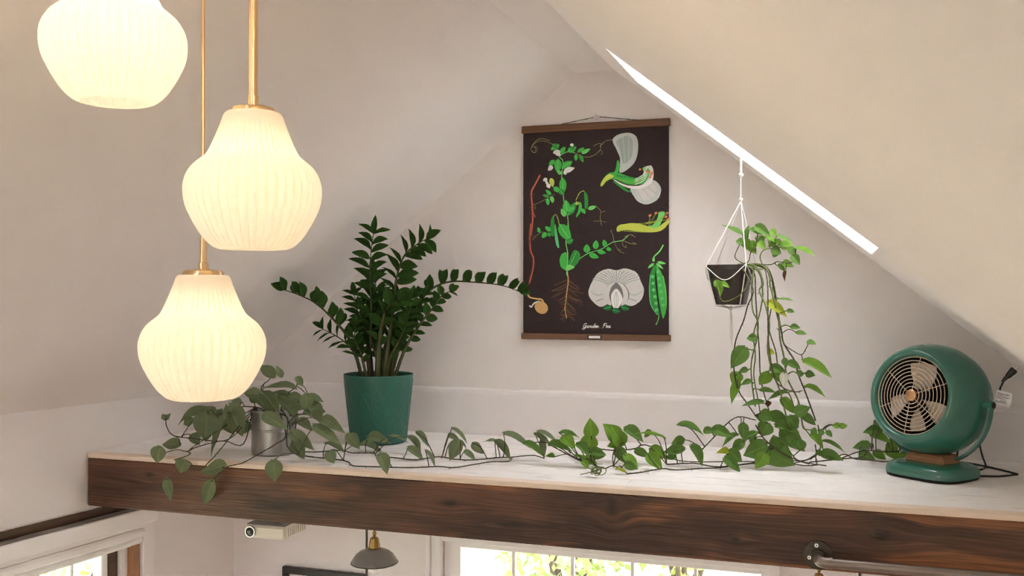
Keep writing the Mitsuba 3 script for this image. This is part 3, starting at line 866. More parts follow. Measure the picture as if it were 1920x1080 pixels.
# roots
P = Print()
P.line(B, [(466, 400), (475, 480), (465, 560), (455, 650), (448, 720), (460, 790)], 9, 'k')
r2 = np.random.default_rng(3)
for k in range(34):
    y = 460 + k * 9.5
    s = -1 if k % 2 else 1
    L = (60 + 80 * r2.random()) * (1 if y < 640 else 0.55)
    P.line(B, [(468 - 0.04 * (y - 460), y), (468 + s * L * 0.45, y + 18 + 25 * r2.random()), (468 + s * L, y + 25 + 55 * r2.random())], 3.2, 'T' if k % 3 else 'R')
P.done('root_drawing')
# sprouting seed
P = Print()
P.line(B, [(132, 575), (145, 615), (200, 630), (255, 640), (265, 680)], 14, 'k')
P.line(B, [(265, 680), (230, 655), (185, 670), (165, 700), (150, 690)], 12, 'w')
P.poly(sg.Polygon([B(248 + 56 * math.cos(a) + 8 * math.sin(a), 705 + 54 * math.sin(a)) for a in np.linspace(0, 2 * np.pi, 33)[:-1]]), 'k')
P.poly(sg.Polygon([B(240 + 32 * math.cos(a), 695 + 30 * math.sin(a)) for a in np.linspace(0, 2 * np.pi, 25)[:-1]]), 'k')
P.done('sprout_drawing')
# the chart's title in script
P = Print()
GLYPH = {'G': [[(9, 9.5), (7, 11), (3.5, 9), (2, 5), (3, 1), (6, 0), (8, 2.5), (8.5, 5), (5, 5), (9.5, 5.2)], [(8, 3), (7.5, -2), (4, -4), (1, -2.5), (6, 0), (10, 2)]],
         'a': [[(5, 4.5), (3, 5), (1, 3), (1, 0.8), (2.5, 0), (4.5, 2), (5.2, 4.8), (4.8, 1), (5.8, 0), (7.5, 2)]],
         'r': [[(0, 0.5), (1.5, 4), (2.3, 5.5), (2.6, 4.4), (4.4, 4.6), (3.8, 1.5), (4.6, 0), (6.4, 2)]],
         'd': [[(5, 4.5), (3, 5), (1, 3), (1, 0.8), (2.5, 0), (4.5, 2), (7.2, 10.5), (5.0, 1.5), (5.8, 0), (7.5, 2)]],
         'e': [[(0.8, 2), (3.5, 3.2), (3.8, 4.8), (2.4, 5), (1, 3), (1.2, 0.7), (2.8, 0), (5, 2)]],
         'n': [[(0, 4), (1.2, 5), (1, 0)], [(1, 0), (2.8, 4.4), (4, 5), (4.4, 4), (4, 1), (4.8, 0), (6.4, 2)]],
         'P': [[(4, 10.5), (3, 5), (2, 0), (0.5, -0.5)], [(0.5, 8), (3, 10.5), (7, 11), (9, 9), (7, 5.5), (3, 5)]]}
ADV = {'G': 10.4, 'a': 7.0, 'r': 5.8, 'd': 7.0, 'e': 4.8, 'n': 6.2, 'P': 9.0, ' ': 9.0}
x = 592.0
S = 3.35
for ch in 'Garden Pea':
    for st in GLYPH.get(ch, []):
        P.line(B, [(x + (px + 0.28 * py) * S, 875 - py * S) for px, py in st], 3.8, 'w', 5)
    x += ADV[ch] * S
P.done('title_lettering')
# ------------------------------------------------------------------ plants: leaves and stems
def leaf_mesh(kind, fold, droop, twist, n=8, m=4):
    """One leaf, base at the origin, tip at x = 1, half width 0.5, upper side +z."""
    t = np.linspace(0, 1, n + 1)
    if kind == 'heart':
        half = 0.5 * np.interp(t, [0, 0.05, 0.16, 0.3, 0.45, 0.6, 0.75, 0.88, 1], [0.10, 0.52, 0.88, 1.0, 0.93, 0.76, 0.50, 0.23, 0.0])
        back = np.interp(t, [0, 0.12, 0.3], [0.10, 0.05, 0.0])
    else:
        half = 0.5 * np.interp(t, [0, 0.08, 0.25, 0.45, 0.65, 0.85, 0.95, 1], [0.05, 0.35, 0.80, 1.0, 0.90, 0.50, 0.18, 0.0])
        back = np.zeros_like(t)
    v, uv = [], []
    for i, x in enumerate(t):
        for j in range(-m, m + 1):
            s = j / m
            y = half[i] * s
            z = fold * abs(y) * 1.2 - droop * x * x + twist * y * x + 0.012 * math.sin(9 * x + 2 * s)
            v.append((x - back[i] * abs(s) ** 1.5, y, z))
            uv.append((x, 0.5 + s * half[i]))
    w = 2 * m + 1
    f = []
    for i in range(n):
        for j in range(w - 1):
            a = i * w + j
            f += [(a, a + w, a + w + 1), (a, a + w + 1, a + 1)]
    return trimesh.Trimesh(np.array(v), np.array(f), process=False), np.array(uv)


def leaf_shapes(kind, variants):
    out = []
    for fold, droop, twist in variants:
        m, uv = leaf_mesh(kind, fold, droop, twist)
        out.append(mikit.ply(m, None, smooth=True, uv=uv))
    return out


HEART = leaf_shapes('heart', [(0.28, 0.10, 0.05), (0.18, 0.22, -0.10), (0.40, 0.14, 0.12), (0.10, 0.06, 0.0), (0.30, 0.34, 0.08)])
OVAL = leaf_shapes('oval', [(0.30, 0.06, 0.05), (0.20, 0.14, -0.08), (0.42, 0.02, 0.06)])
HEARTP = leaf_shapes('heart', [(0.5, 0.3, 0.1)])


def place_leaf(key_parent, base, tip, width, nrm, colour, shapes, label=None):
    x = tip - base
    L = np.linalg.norm(x)
    x = x / L
    z = nrm - x * (nrm @ x)
    if np.linalg.norm(z) < 1e-3:
        z = np.cross(x, [0.3, 1, 0.2])
    z /= np.linalg.norm(z)
    y = np.cross(z, x)
    M = np.eye(4)
    M[:3, 0], M[:3, 1], M[:3, 2], M[:3, 3] = x * L, y * width, z * L, base
    sh = dict(shapes[int(rng.integers(len(shapes)))])
    sh['bsdf'] = {'type': 'ref', 'id': 'leaf_' + colour}
    key = copy('leaf', sh, key_parent, T(M))
    if label:
        labels[key] = {'label': label}
    return key


class Plant:
    """Vines are gathered first; leaves then hang on the nearest vine by a petiole, and each vine becomes one mesh with its leaves under it."""

    def __init__(self, root):
        self.root, self.vines, self.leaves = root, [], []

    def vine(self, pts, r=0.0022, m='vine_stem', smooth=5):
        p = smooth_path(pts, smooth)
        self.vines.append(dict(p=p, tubes=[tube(p, [r, r * 0.8], 6)], m=m, r=r))
        # little leaf scars and root nubs along the vine
        for k in range(4, len(p) - 2, 7):
            d = rng.normal(size=3) * 0.5 + np.array([0, -0.3, -0.4])
            self.vines[-1]['tubes'].append(tube([p[k], p[k] + d / np.linalg.norm(d) * r * 3.2], [r * 0.6, r * 0.25], 4))

    def leaf(self, base, tip, w, nrm, colour, shapes=None, petiole=True, label=None):
        self.leaves.append((np.asarray(base), np.asarray(tip), w, np.asarray(nrm, float), colour, shapes or HEART, petiole, label))

    def build(self, reach=0.16):
        owner = []
        for base, tip, w, nrm, c, sh, pet, lab in self.leaves:
            best = None
            for k, vn in enumerate(self.vines):
                d = np.linalg.norm(vn['p'] - base, axis=1)
                d = d + 0.35 * np.abs(d - 0.05)
                i = int(d.argmin())
                if best is None or d[i] < best[0]:
                    best = (d[i], k, i)
            k, i = best[1], best[2]
            owner.append(k)
            q = self.vines[k]['p'][i]
            if pet and np.linalg.norm(q - base) < reach * 2:
                mid = (q + base) / 2 + np.array([0, 0, 0.12 * np.linalg.norm(q - base)]) + rng.normal(size=3) * 0.004
                into = (tip - base) * 0.04
                self.vines[k]['tubes'].append(tube([q, mid, base, base + into], [self.vines[k]['r'] * 0.8, 0.0011], 5, 4))
        keys = []
        for vn in self.vines:
            keys.append(obj('vine', join(*vn['tubes']), vn['m'], self.root, True))
        for o, (base, tip, w, nrm, c, sh, pet, lab) in zip(owner, self.leaves):
            place_leaf(keys[o], base, tip, w, nrm, c, sh, lab)


def rest(u, v, y):
    """the point seen at u, v at depth y, or nearer where the shelf or its front edge is in the way"""
    p = at_y(u, v, y)
    if p[2] < ZS + 0.006:
        p = at_z(u, v, ZS + 0.006)
        if p[1] < YF - 0.01:
            p = at_y(u, v, YF - 0.040)
    return p


def pixel(y):
    return y / (FOCAL * CS)


def add_leaves(plant, conv, rows, y_of, wide=1.0):
    """rows: (base x, base y, tip x, tip y, width, colour[, depth shift])"""
    for row in rows:
        bx, by, tx, ty, w, c = row[:6]
        sh = row[6] if len(row) > 6 else 0.0
        s = conv[2]
        (u0, v0), (u1, v1) = ((conv[0] + bx / s, conv[1] + by / s), (conv[0] + tx / s, conv[1] + ty / s))
        y = y_of(u0, v0) + sh + rng.uniform(-0.012, 0.012)
        b, t = rest(u0, v0, y), rest(u1, v1, y)
        yy = min(b[1], t[1])
        b, t = rest(u0, v0, yy), at_y(u1, v1, yy)
        if b[1] < yy - 0.02:
            yy = b[1]
            t = at_y(u1, v1, yy)
        t = b + (t - b) * 1.08
        L = np.linalg.norm(t - b)
        lean = rng.uniform(-0.35, 0.15) * L
        t2 = EYE + (t - EYE) * (1 + lean / np.linalg.norm(t - EYE))
        if t2[2] < ZS + 0.004 and t2[1] > YF - 0.012:
            if b[1] < YF:
                t2 = at_y(u1, v1, b[1])
            else:
                t2 = np.array([t2[0], t2[1], ZS + 0.005])
        view = EYE - b
        view /= np.linalg.norm(view)
        px = yy / (ray(u0, v0)[1] * FOCAL)
        width = w / s * px * wide
        ratio = width / L
        edge = ratio < 0.42 and L > 0.03
        up = 1.15 if edge else rng.uniform(0.30, 0.75)
        nrm = view * (0.45 if edge else 0.9) + np.array([0, 0, up]) + rng.normal(size=3) * 0.22
        width = max(width, 0.42 * L) * 1.08 if edge else width * 1.18
        plant.leaf(b, t2, width, nrm, c, None, True, {'yellow': 'yellow leaf', 'cream': 'cream white leaf', 'brown': 'dry brown leaf'}.get(c))


# ---- the zz plant in its green pot
zz = thing('potted_zz_plant', 'tall glossy zz plant in a teal green pot with leaf veins', 'plant')
ZP = np.array([-1.512, 3.040, ZS])


def emboss(ang, z):
    """raised veins of long leaves that overlap around the pot"""
    out = np.zeros_like(ang)
    for k, ph in enumerate((0.0, 0.5, 0.23)):
        per = 2 * np.pi / (7 if k < 2 else 5)
        x = ang + ph * per + (0.9 * (z - 0.12) if k == 2 else 0)
        c = (x / per - np.floor(x / per) - 0.5) * per * 0.11
        hgt = np.clip((z - 0.008 - 0.012 * k) / (0.215 - 0.03 * k), 0, 1)
        edge = 0.044 * np.sin(np.pi * hgt ** 0.8) + 0.002
        inside = np.abs(c) < edge
        out = np.maximum(out, np.exp(-((np.abs(c) - edge) / 0.0011) ** 2))
        out = np.maximum(out, np.exp(-(c / 0.0011) ** 2) * (hgt > 0) * (hgt < 1))
        rib = z * 34 - np.abs(c) * 30
        out = np.maximum(out, 0.75 * np.exp(-((rib - np.floor(rib) - 0.5) / 0.05) ** 2) * inside)
    return out


zs_ = np.concatenate([[0.004], np.linspace(0.010, 0.226, 130), [0.233]])
wall_ = [(0.0975 + (0.1215 - 0.0975) * (z - 0.004) / 0.229, z) for z in zs_]
pprof = [(0.0, 0.001), (0.090, 0.001)] + wall_ + [(0.1222, 0.2375), (0.1205, 0.2395), (0.1185, 0.2385), (0.1170, 0.234), (0.1120, 0.19)]


def pot_ripple(ang, k):
    z = pprof[k][1]
    if not 3 <= k <= len(wall_):
        return 1.0
    fade = min(1.0, (0.226 - z) / 0.012) if z > 0.214 else 1.0
    return 1 + 0.0013 / 0.11 * emboss(ang, np.full_like(ang, z)) * max(fade, 0)


pm = lathe(pprof, 640, pot_ripple)
pm.apply_translation(ZP)
obj('pot', pm, 'pot_green', zz, True)
sm = lathe([(0.0, 0.205), (0.06, 0.207), (0.1125, 0.200)], 32)
sm.vertices += (meshkit.noise(np.array(sm.vertices) * 90) - 0.5)[:, None] * np.array([0, 0, 0.006])
if sm.face_normals[:, 2].mean() < 0:
    sm.invert()
obj('soil', xf(sm, move(ZP)), 'soil', zz, True)


def C4(x, y):
    return 500 + x / 3.376, 400 + y / 3.376


# stem: points on the picture (x, y, depth shift), first leaf, count, leaf length, leaf width, side code, colour
# side codes: 'E' both rows edge-on like a feather, 'F' rows facing the room, 'U' leaves standing up from an arching stem, 'M' mixed
ZZ = [
    ([(650, 1030, 0.00), (655, 860, 0.0), (662, 640, -0.03), (655, 420, -0.07), (660, 250, -0.12), (675, 130, -0.15)], 0.32, 10, 128, 40, 'E', 'zz', 0.0060),
    ([(735, 1030, -0.02), (770, 820, -0.03), (800, 620, -0.03), (820, 420, -0.03), (870, 270, -0.03), (960, 190, -0.03), (1010, 165, -0.03)], 0.34, 11, 125, 58, 'B', 'zz', 0.0085),
    ([(760, 1030, 0.02), (830, 830, 0.03), (930, 620, 0.06), (1030, 490, 0.08), (1150, 435, 0.09), (1300, 435, 0.10), (1480, 455, 0.10), (1600, 495, 0.10)], 0.30, 12, 92, 54, 'U', 'zz', 0.0075),
    ([(610, 1030, -0.02), (540, 830, -0.05), (430, 680, -0.10), (310, 570, -0.16), (200, 515, -0.22), (110, 485, -0.26)], 0.26, 9, 100, 60, 'U', 'zz', 0.0065),
    ([(600, 1030, 0.00), (560, 900, 0.0), (500, 820, 0.0), (420, 765, 0.0), (360, 735, 0.0)], 0.32, 6, 105, 38, 'E', 'zz', 0.0055),
    ([(800, 1030, 0.00), (880, 850, 0.0), (980, 690, 0.0), (1060, 590, 0.0), (1110, 520, 0.0), (1160, 495, 0.0)], 0.30, 9, 78, 46, 'M', 'zz', 0.0070),
    ([(780, 1030, 0.03), (850, 820, 0.04), (920, 680, 0.04), (970, 590, 0.04), (1000, 520, 0.04)], 0.40, 7, 80, 44, 'M', 'zz', 0.0060),
    ([(670, 1030, 0.03), (650, 830, 0.03), (600, 700, 0.03), (570, 600, 0.03), (555, 520, 0.03)], 0.35, 8, 95, 40, 'E', 'zz', 0.0055),
    ([(700, 1030, -0.05), (710, 840, -0.06), (735, 680, -0.07), (770, 590, -0.08), (840, 550, -0.08)], 0.42, 5, 120, 60, 'M', 'zz', 0.0110),
    ([(690, 1030, 0.06), (700, 800, 0.06), (690, 620, 0.06), (690, 480, 0.06), (680, 400, 0.06)], 0.40, 9, 125, 54, 'M', 'zz', 0.0080),
    ([(740, 1030, 0.05), (790, 850, 0.06), (860, 740, 0.07), (900, 690, 0.07)], 0.30, 7, 80, 48, 'M', 'zz', 0.0065),
    ([(640, 1030, -0.05), (600, 900, -0.06), (560, 800, -0.07), (560, 720, -0.07)], 0.35, 7, 82, 46, 'M', 'zz', 0.0060),
    ([(720, 1030, 0.02), (740, 880, 0.02), (790, 700, 0.02), (810, 540, 0.02)], 0.30, 9, 100, 52, 'M', 'zz', 0.0085),
    ([(660, 1030, 0.02), (640, 900, 0.02), (650, 740, 0.02), (700, 600, 0.02)], 0.30, 8, 95, 50, 'M', 'zz', 0.0100),
    ([(710, 1030, 0.00), (700, 930, 0.0), (660, 800, 0.0), (610, 700, -0.01), (590, 610, -0.01)], 0.30, 9, 92, 48, 'M', 'zz', 0.0080),
    ([(750, 1030, -0.01), (780, 920, -0.02), (850, 780, -0.03), (900, 640, -0.04), (920, 540, -0.04)], 0.30, 9, 88, 46, 'M', 'zz', 0.0080),
]
for n_, (pts, f0, cnt, L, W, code, colour, r0) in enumerate(ZZ):
    P3 = []
    for x, y, dy in pts:
        u, v = C4(x, y)
        P3.append(at_y(u, v, ZP[1] + dy))
    P3[0] = np.array([ZP[0] + (P3[0][0] - ZP[0]) * 0.9, P3[0][1], ZS + 0.198])
    p = smooth_path(P3, 8)
    key = obj('stem', tube(p, [r0, r0 * 0.8, r0 * 0.5, r0 * 0.32, 0.0014], 8), 'zz_stem_red' if n_ in (13,) else 'zz_stem', zz, True)
    px = ZP[1] / (ray(700, 600)[1] * FOCAL) / 3.376
    seg = np.linalg.norm(np.diff(p, axis=0), axis=1)
    s = np.concatenate([[0], np.cumsum(seg)]) / seg.sum()
    tan = np.gradient(p, axis=0)
    tan /= np.linalg.norm(tan, axis=1, keepdims=True)
    for k in range(cnt):
        fr = f0 + (0.985 - f0) * (k / max(1, cnt - 1)) ** 0.9
        i = int(np.searchsorted(s, fr).clip(1, len(p) - 1))
        t, b = tan[i], p[i]
        view = (EYE - b) / np.linalg.norm(EYE - b)
        size = 1.0 - 0.22 * abs(2 * (k / max(1, cnt - 1)) - 1)
        for side in (-1, 1):
            b2 = p[max(0, min(len(p) - 1, i + (side > 0)))]
            acr = np.cross(view, t)
            acr /= np.linalg.norm(acr)            # to the left of the stem as seen
            if code == 'E':
                d = t * 0.62 + acr * side * 0.9 + rng.normal(size=3) * 0.07
                nrm = t * 0.9 - acr * side * 0.55 + view * 0.30 + rng.normal(size=3) * 0.12
                w = W * 1.25
            elif code == 'U':
                upv = np.array([0, 0, 1.0]) - t * t[2]
                upv /= np.linalg.norm(upv)
                d = upv * 0.86 + t * 0.45 + view * side * 0.42 + rng.normal(size=3) * 0.08
                nrm = view * 0.95 - t * side * 0.65 + rng.normal(size=3) * 0.12
                w = W
            elif code == 'B' and side < 0:
                d = t * 0.35 + acr * side * -0.9 * -1 + view * 0.15 + rng.normal(size=3) * 0.08
                nrm = view * 0.7 + t * 0.6 + rng.normal(size=3) * 0.15
                w = W
            elif code == 'B':
                d = t * 0.75 + acr * side * 0.75 - view * 0.2 + rng.normal(size=3) * 0.07
                nrm = t * 0.9 - acr * side * 0.5 + view * 0.2
                w = W * 0.75
            else:
                d = t * rng.uniform(0.5, 0.9) + acr * side * rng.uniform(0.5, 0.95) + view * rng.uniform(-0.5, 0.6)
                nrm = view * rng.uniform(0.2, 0.9) + t * 0.5 + np.array([0, 0, 0.3]) + rng.normal(size=3) * 0.25
                w = W
            d /= np.linalg.norm(d)
            Lm = L * px * size * rng.uniform(1.0, 1.18)
            c = colour
            tipp = b2 + d * Lm
            if tipp[1] > YW - 0.03:
                tipp[1] = YW - 0.03
            place_leaf(key, b2, tipp, w * px * size * 1.25, nrm, c, OVAL)
    # the last leaf at the tip
    place_leaf(key, p[-1], p[-1] + (tan[-1] + np.array([0, 0, 0.15])) * L * px * 0.85, W * px * 0.95, (EYE - p[-1]) / 3 + np.array([0, 0, 0.5]), colour, OVAL)

# ---- the pothos in the tin at the left
left_pot = thing('potted_pothos', 'trailing pothos in a low round metal tin, its vines hanging over the beam', 'plant')
TP = np.array([-1.731, 2.715, ZS])
tp = [(0.0, 0.001), (0.066, 0.001), (0.0685, 0.003), (0.0690, 0.006), (0.0690, 0.076), (0.0700, 0.0775), (0.0690, 0.079), (0.0690, 0.083), (0.0700, 0.0845), (0.0690, 0.086), (0.0690, 0.137), (0.0712, 0.139), (0.0718, 0.142), (0.0708, 0.1445), (0.0685, 0.144), (0.067, 0.14), (0.067, 0.11)]
obj('pot', xf(lathe(tp, 64), move(TP)), 'tin', left_pot, 40)
dots = []
for a in np.arange(0, 2 * math.pi, math.pi / 40):
    c = trimesh.creation.icosphere(1, 0.0013)
    c.apply_translation(TP + [0.0692 * math.cos(a), 0.0692 * math.sin(a), 0.0810])
    dots.append(c)
obj('bead_band', join(*dots), 'tin', left_pot, True)
obj('soil', xf(sm, move(TP) @ np.diag([0.59, 0.59, 0.62, 1.0])), 'soil', left_pot, True)
pl = Plant(left_pot)
C3 = (240.0, 660.0, 3.6)


def c3(x, y, d):
    return rest(C3[0] + x / 3.6, C3[1] + y / 3.6, d)


mouth = TP + [0, 0, 0.132]


def from_mouth(*pts, out=(0, 0, 0)):
    a = mouth + np.array(out)
    return [a - [0, 0, 0.012], a + [0, 0, 0.015]] + [c3(*q) for q in pts]


for pts, o in [
    ([(760, 370, 2.64), (690, 420, 2.60), (610, 420, 2.58), (540, 420, 2.57)], (-0.03, -0.02, 0)),
    ([(740, 540, 2.60), (640, 600, 2.58), (480, 590, 2.58), (400, 580, 2.60), (300, 560, 2.62), (260, 500, 2.62), (255, 450, 2.62)], (-0.05, -0.03, 0)),
    ([(780, 620, 2.60), (640, 600, 2.56), (470, 640, 2.545), (400, 670, 2.54), (330, 660, 2.53), (225, 685, 2.50)], (-0.05, -0.04, 0)),
    ([(440, 640, 2.545), (420, 690, 2.51), (310, 730, 2.50)], (-0.05, -0.04, 0)),
    ([(1065, 560, 2.63), (1000, 620, 2.60), (880, 690, 2.56), (770, 750, 2.50), (660, 780, 2.495), (570, 870, 2.495)], (0.045, -0.04, 0)),
    ([(520, 770, 2.50), (400, 735, 2.50), (330, 800, 2.495), (270, 860, 2.495)], (-0.05, -0.04, 0)),
    ([(900, 250, 2.66), (960, 180, 2.66), (990, 130, 2.66)], (0, 0, 0)),
    ([(1050, 300, 2.68), (1130, 240, 2.70), (1145, 180, 2.70)], (0.03, 0.0, 0)),
    ([(1100, 430, 2.70), (1200, 420, 2.74), (1290, 450, 2.76)], (0.05, 0.01, 0)),
    ([(1180, 330, 2.72), (1240, 330, 2.76), (1300, 350, 2.78)], (0.05, 0.02, 0)),
    ([(1080, 460, 2.64), (1100, 560, 2.63), (1120, 640, 2.62), (1160, 690, 2.58)], (0.05, -0.03, 0)),
    ([(1000, 420, 2.63), (930, 430, 2.62)], (0.0, -0.05, 0)),
]:
    pl.vine(from_mouth(*pts, out=o), 0.0019, 'vine_dark' if len(pts) > 4 else 'vine_stem')


def c6(x, y, d):
    return rest(660 + x / 3.692, 740 + y / 3.692, d)


# long vines along the shelf to the right
pl.vine([TP + [0.055, -0.04, 0.135], TP + [0.085, -0.05, 0.12], TP + [0.10, -0.055, 0.02], c6(-60, 455, 3), c6(0, 490, 3), c6(100, 497, 3), c6(400, 505, 3), c6(600, 497, 3), c6(700, 505, 3), c6(850, 482, 3), c6(960, 465, 3), c6(1080, 462, 3), c6(1110, 432, 3)], 0.0021, 'vine_dark')
pl.vine([TP + [0.06, -0.01, 0.135], TP + [0.09, -0.01, 0.12], TP + [0.105, -0.02, 0.02], c6(-80, 385, 3), c6(0, 403, 3), c6(150, 405, 3), c6(170, 425, 3), c6(300, 437, 3), c6(440, 450, 3), c6(600, 430, 3), c6(700, 445, 3), c6(830, 452, 3), c6(1000, 436, 3), c6(1110, 432, 3), c6(1250, 420, 3), c6(1330, 440, 3)], 0.0021, 'vine_dark')
add_leaves(pl, C3, [
    (575, 405, 362, 395, 100, 'satin', -0.02), (535, 410, 512, 595, 150, 'satin', -0.03), (690, 430, 505, 695, 120, 'satin'), (680, 365, 772, 555, 125, 'satin', -0.05), (610, 420, 715, 540, 130, 'satin', 0.02), (640, 400, 560, 560, 120, 'satin', 0.03),
    (440, 452, 372, 488, 55, 'satin'), (350, 630, 232, 620, 78, 'satin'), (215, 640, 188, 748, 92, 'satin'), (430, 560, 480, 620, 72, 'satin'), (385, 728, 352, 812, 95, 'satin'), (652, 772, 495, 800, 108, 'satin'), (570, 870, 506, 1035, 85, 'satin'),
    (980, 733, 992, 870, 104, 'satin'), (258, 860, 288, 995, 40, 'satin'), (985, 170, 890, 88, 75, 'satin'), (1035, 168, 1006, 95, 48, 'satin'), (1120, 250, 908, 205, 88, 'satin', -0.02), (1080, 300, 962, 265, 62, 'satin'),
    (890, 288, 782, 272, 72, 'satin', -0.03), (905, 280, 1025, 392, 64, 'satin', -0.04), (1010, 310, 1150, 440, 92, 'satin', -0.02), (1090, 305, 1182, 310, 64, 'satin'), (1212, 285, 1196, 402, 82, 'satin', -0.02), (1212, 300, 1312, 320, 60, 'satin'), (1235, 345, 1302, 470, 82, 'satin'),
    (1190, 420, 1310, 462, 50, 'satin'), (1318, 450, 1440, 520, 72, 'satin'), (1252, 500, 1432, 612, 86, 'satin', -0.05), (915, 425, 1060, 500, 84, 'satin', -0.06), (1102, 545, 1245, 640, 84, 'satin', -0.04), (1115, 610, 1190, 706, 86, 'satin', -0.05),
    (1335, 620, 1460, 665, 60, 'satin'), (1350, 672, 1390, 752, 78, 'satin'), (1478, 560, 1560, 650, 62, 'satin'), (255, 455, 232, 418, 40, 'satin'), (258, 452, 285, 416, 26, 'satin'), (1140, 170, 1180, 225, 46, 'satin'), (760, 350, 700, 330, 60, 'satin', 0.02),
    (860, 300, 960, 380, 100, 'satin'), (1140, 470, 1240, 520, 72, 'satin'), (740, 380, 700, 470, 90, 'satin', 0.03), (800, 470, 790, 560, 60, 'satin', 0.04), (860, 340, 820, 290, 60, 'satin', 0.02), (1180, 380, 1130, 330, 70, 'satin', 0.03), (1260, 410, 1330, 400, 60, 'satin', 0.03), (950, 330, 1000, 380, 90, 'satin', 0.0)],
    lambda u, v: 2.65)
C6 = (660.0, 740.0, 3.692)
TRAIL = [
    (60, 350, 208, 366, 62, 'satin'), (112, 300, 238, 302, 76, 'satin'), (0, 270, 50, 362, 52, 'satin'), (260, 290, 378, 302, 46, 'satin'), (380, 295, 482, 382, 58, 'satin'), (445, 262, 532, 332, 46, 'satin'), (385, 370, 492, 445, 62, 'satin'), (508, 388, 586, 482, 54, 'satin'),
    (185, 415, 246, 536, 88, 'satin'), (668, 275, 742, 312, 40, 'satin'), (690, 235, 806, 312, 50, 'satin'), (752, 325, 668, 440, 98, 'satin'), (742, 315, 800, 370, 28, 'satin'), (835, 338, 905, 405, 56, 'satin'), (780, 390, 856, 445, 44, 'satin'), (1000, 325, 918, 318, 30, 'satin'),
    (990, 325, 1108, 420, 54, 'satin'), (1050, 272, 1232, 330, 56, 'satin'), (1265, 270, 1366, 326, 50, 'satin'), (1285, 258, 1425, 306, 40, 'satin'), (1315, 310, 1332, 420, 36, 'satin')]
add_leaves(pl, C6, TRAIL, lambda u, v: 2.85)
pl.build()

# ---- the hanging pothos
hp = thing('hanging_pothos', 'pothos in a dark hanging pot, its long vines falling to the shelf', 'plant')
YP = 3.06
pc = at_y(1370, 497, YP)
pb = at_y(1372, 571, YP)
PT = (at_y(1412, 497, YP) - at_y(1327, 497, YP))[0] / 2 * 0.985
PBm = PT * 0.68
HH = pc[2] - pb[2]


def squircle(r, z, n=48, p=3.2):
    a = np.arange(n) * 2 * np.pi / n
    k = (np.abs(np.cos(a)) ** p + np.abs(np.sin(a)) ** p) ** (-1 / p)
    return np.stack([r * k * np.cos(a), r * k * np.sin(a), np.full(n, z)], 1)


def loft(rings):
    n = len(rings[0])
    v = np.vstack(rings)
    i, j = np.meshgrid(np.arange(len(rings) - 1), np.arange(n), indexing='ij')
    q = np.stack([i * n + j, i * n + (j + 1) % n, (i + 1) * n + (j + 1) % n, (i + 1) * n + j], -1).reshape(-1, 4)
    return trimesh.Trimesh(v, np.vstack([q[:, [0, 1, 2]], q[:, [0, 2, 3]]]), process=False)


AXR = frame_of([0, 0, 1], [math.cos(-0.16), math.sin(-0.16), 0])
pot_m = loft([squircle(0.001, 0), squircle(PBm * 0.94, 0), squircle(PBm, 0.006), squircle(PBm + (PT - PBm) * 0.86, HH * 0.86), squircle(PT * 0.99, HH * 0.88), squircle(PT, HH), squircle(PT * 0.96, HH), squircle(PT * 0.93, HH * 0.98), squircle(PT * 0.88, HH * 0.8)])
PO = np.array([pc[0], YP, pb[2]])
obj('pot', xf(pot_m, move(PO, AXR)), 'planter_plastic', hp, 40)
obj('soil', xf(loft([squircle(0.001, HH * 0.84), squircle(PT * 0.93, HH * 0.83)]), move(PO, AXR)), 'soil', hp)
ph = Plant(hp)


def c7(x, y, d=YP):
    return rest(1300 + x / 3.6, 260 + y / 3.6, d)


def c8(x, y, d=3.0):
    return rest(1300 + x / 2.842, 520 + y / 2.842, d)


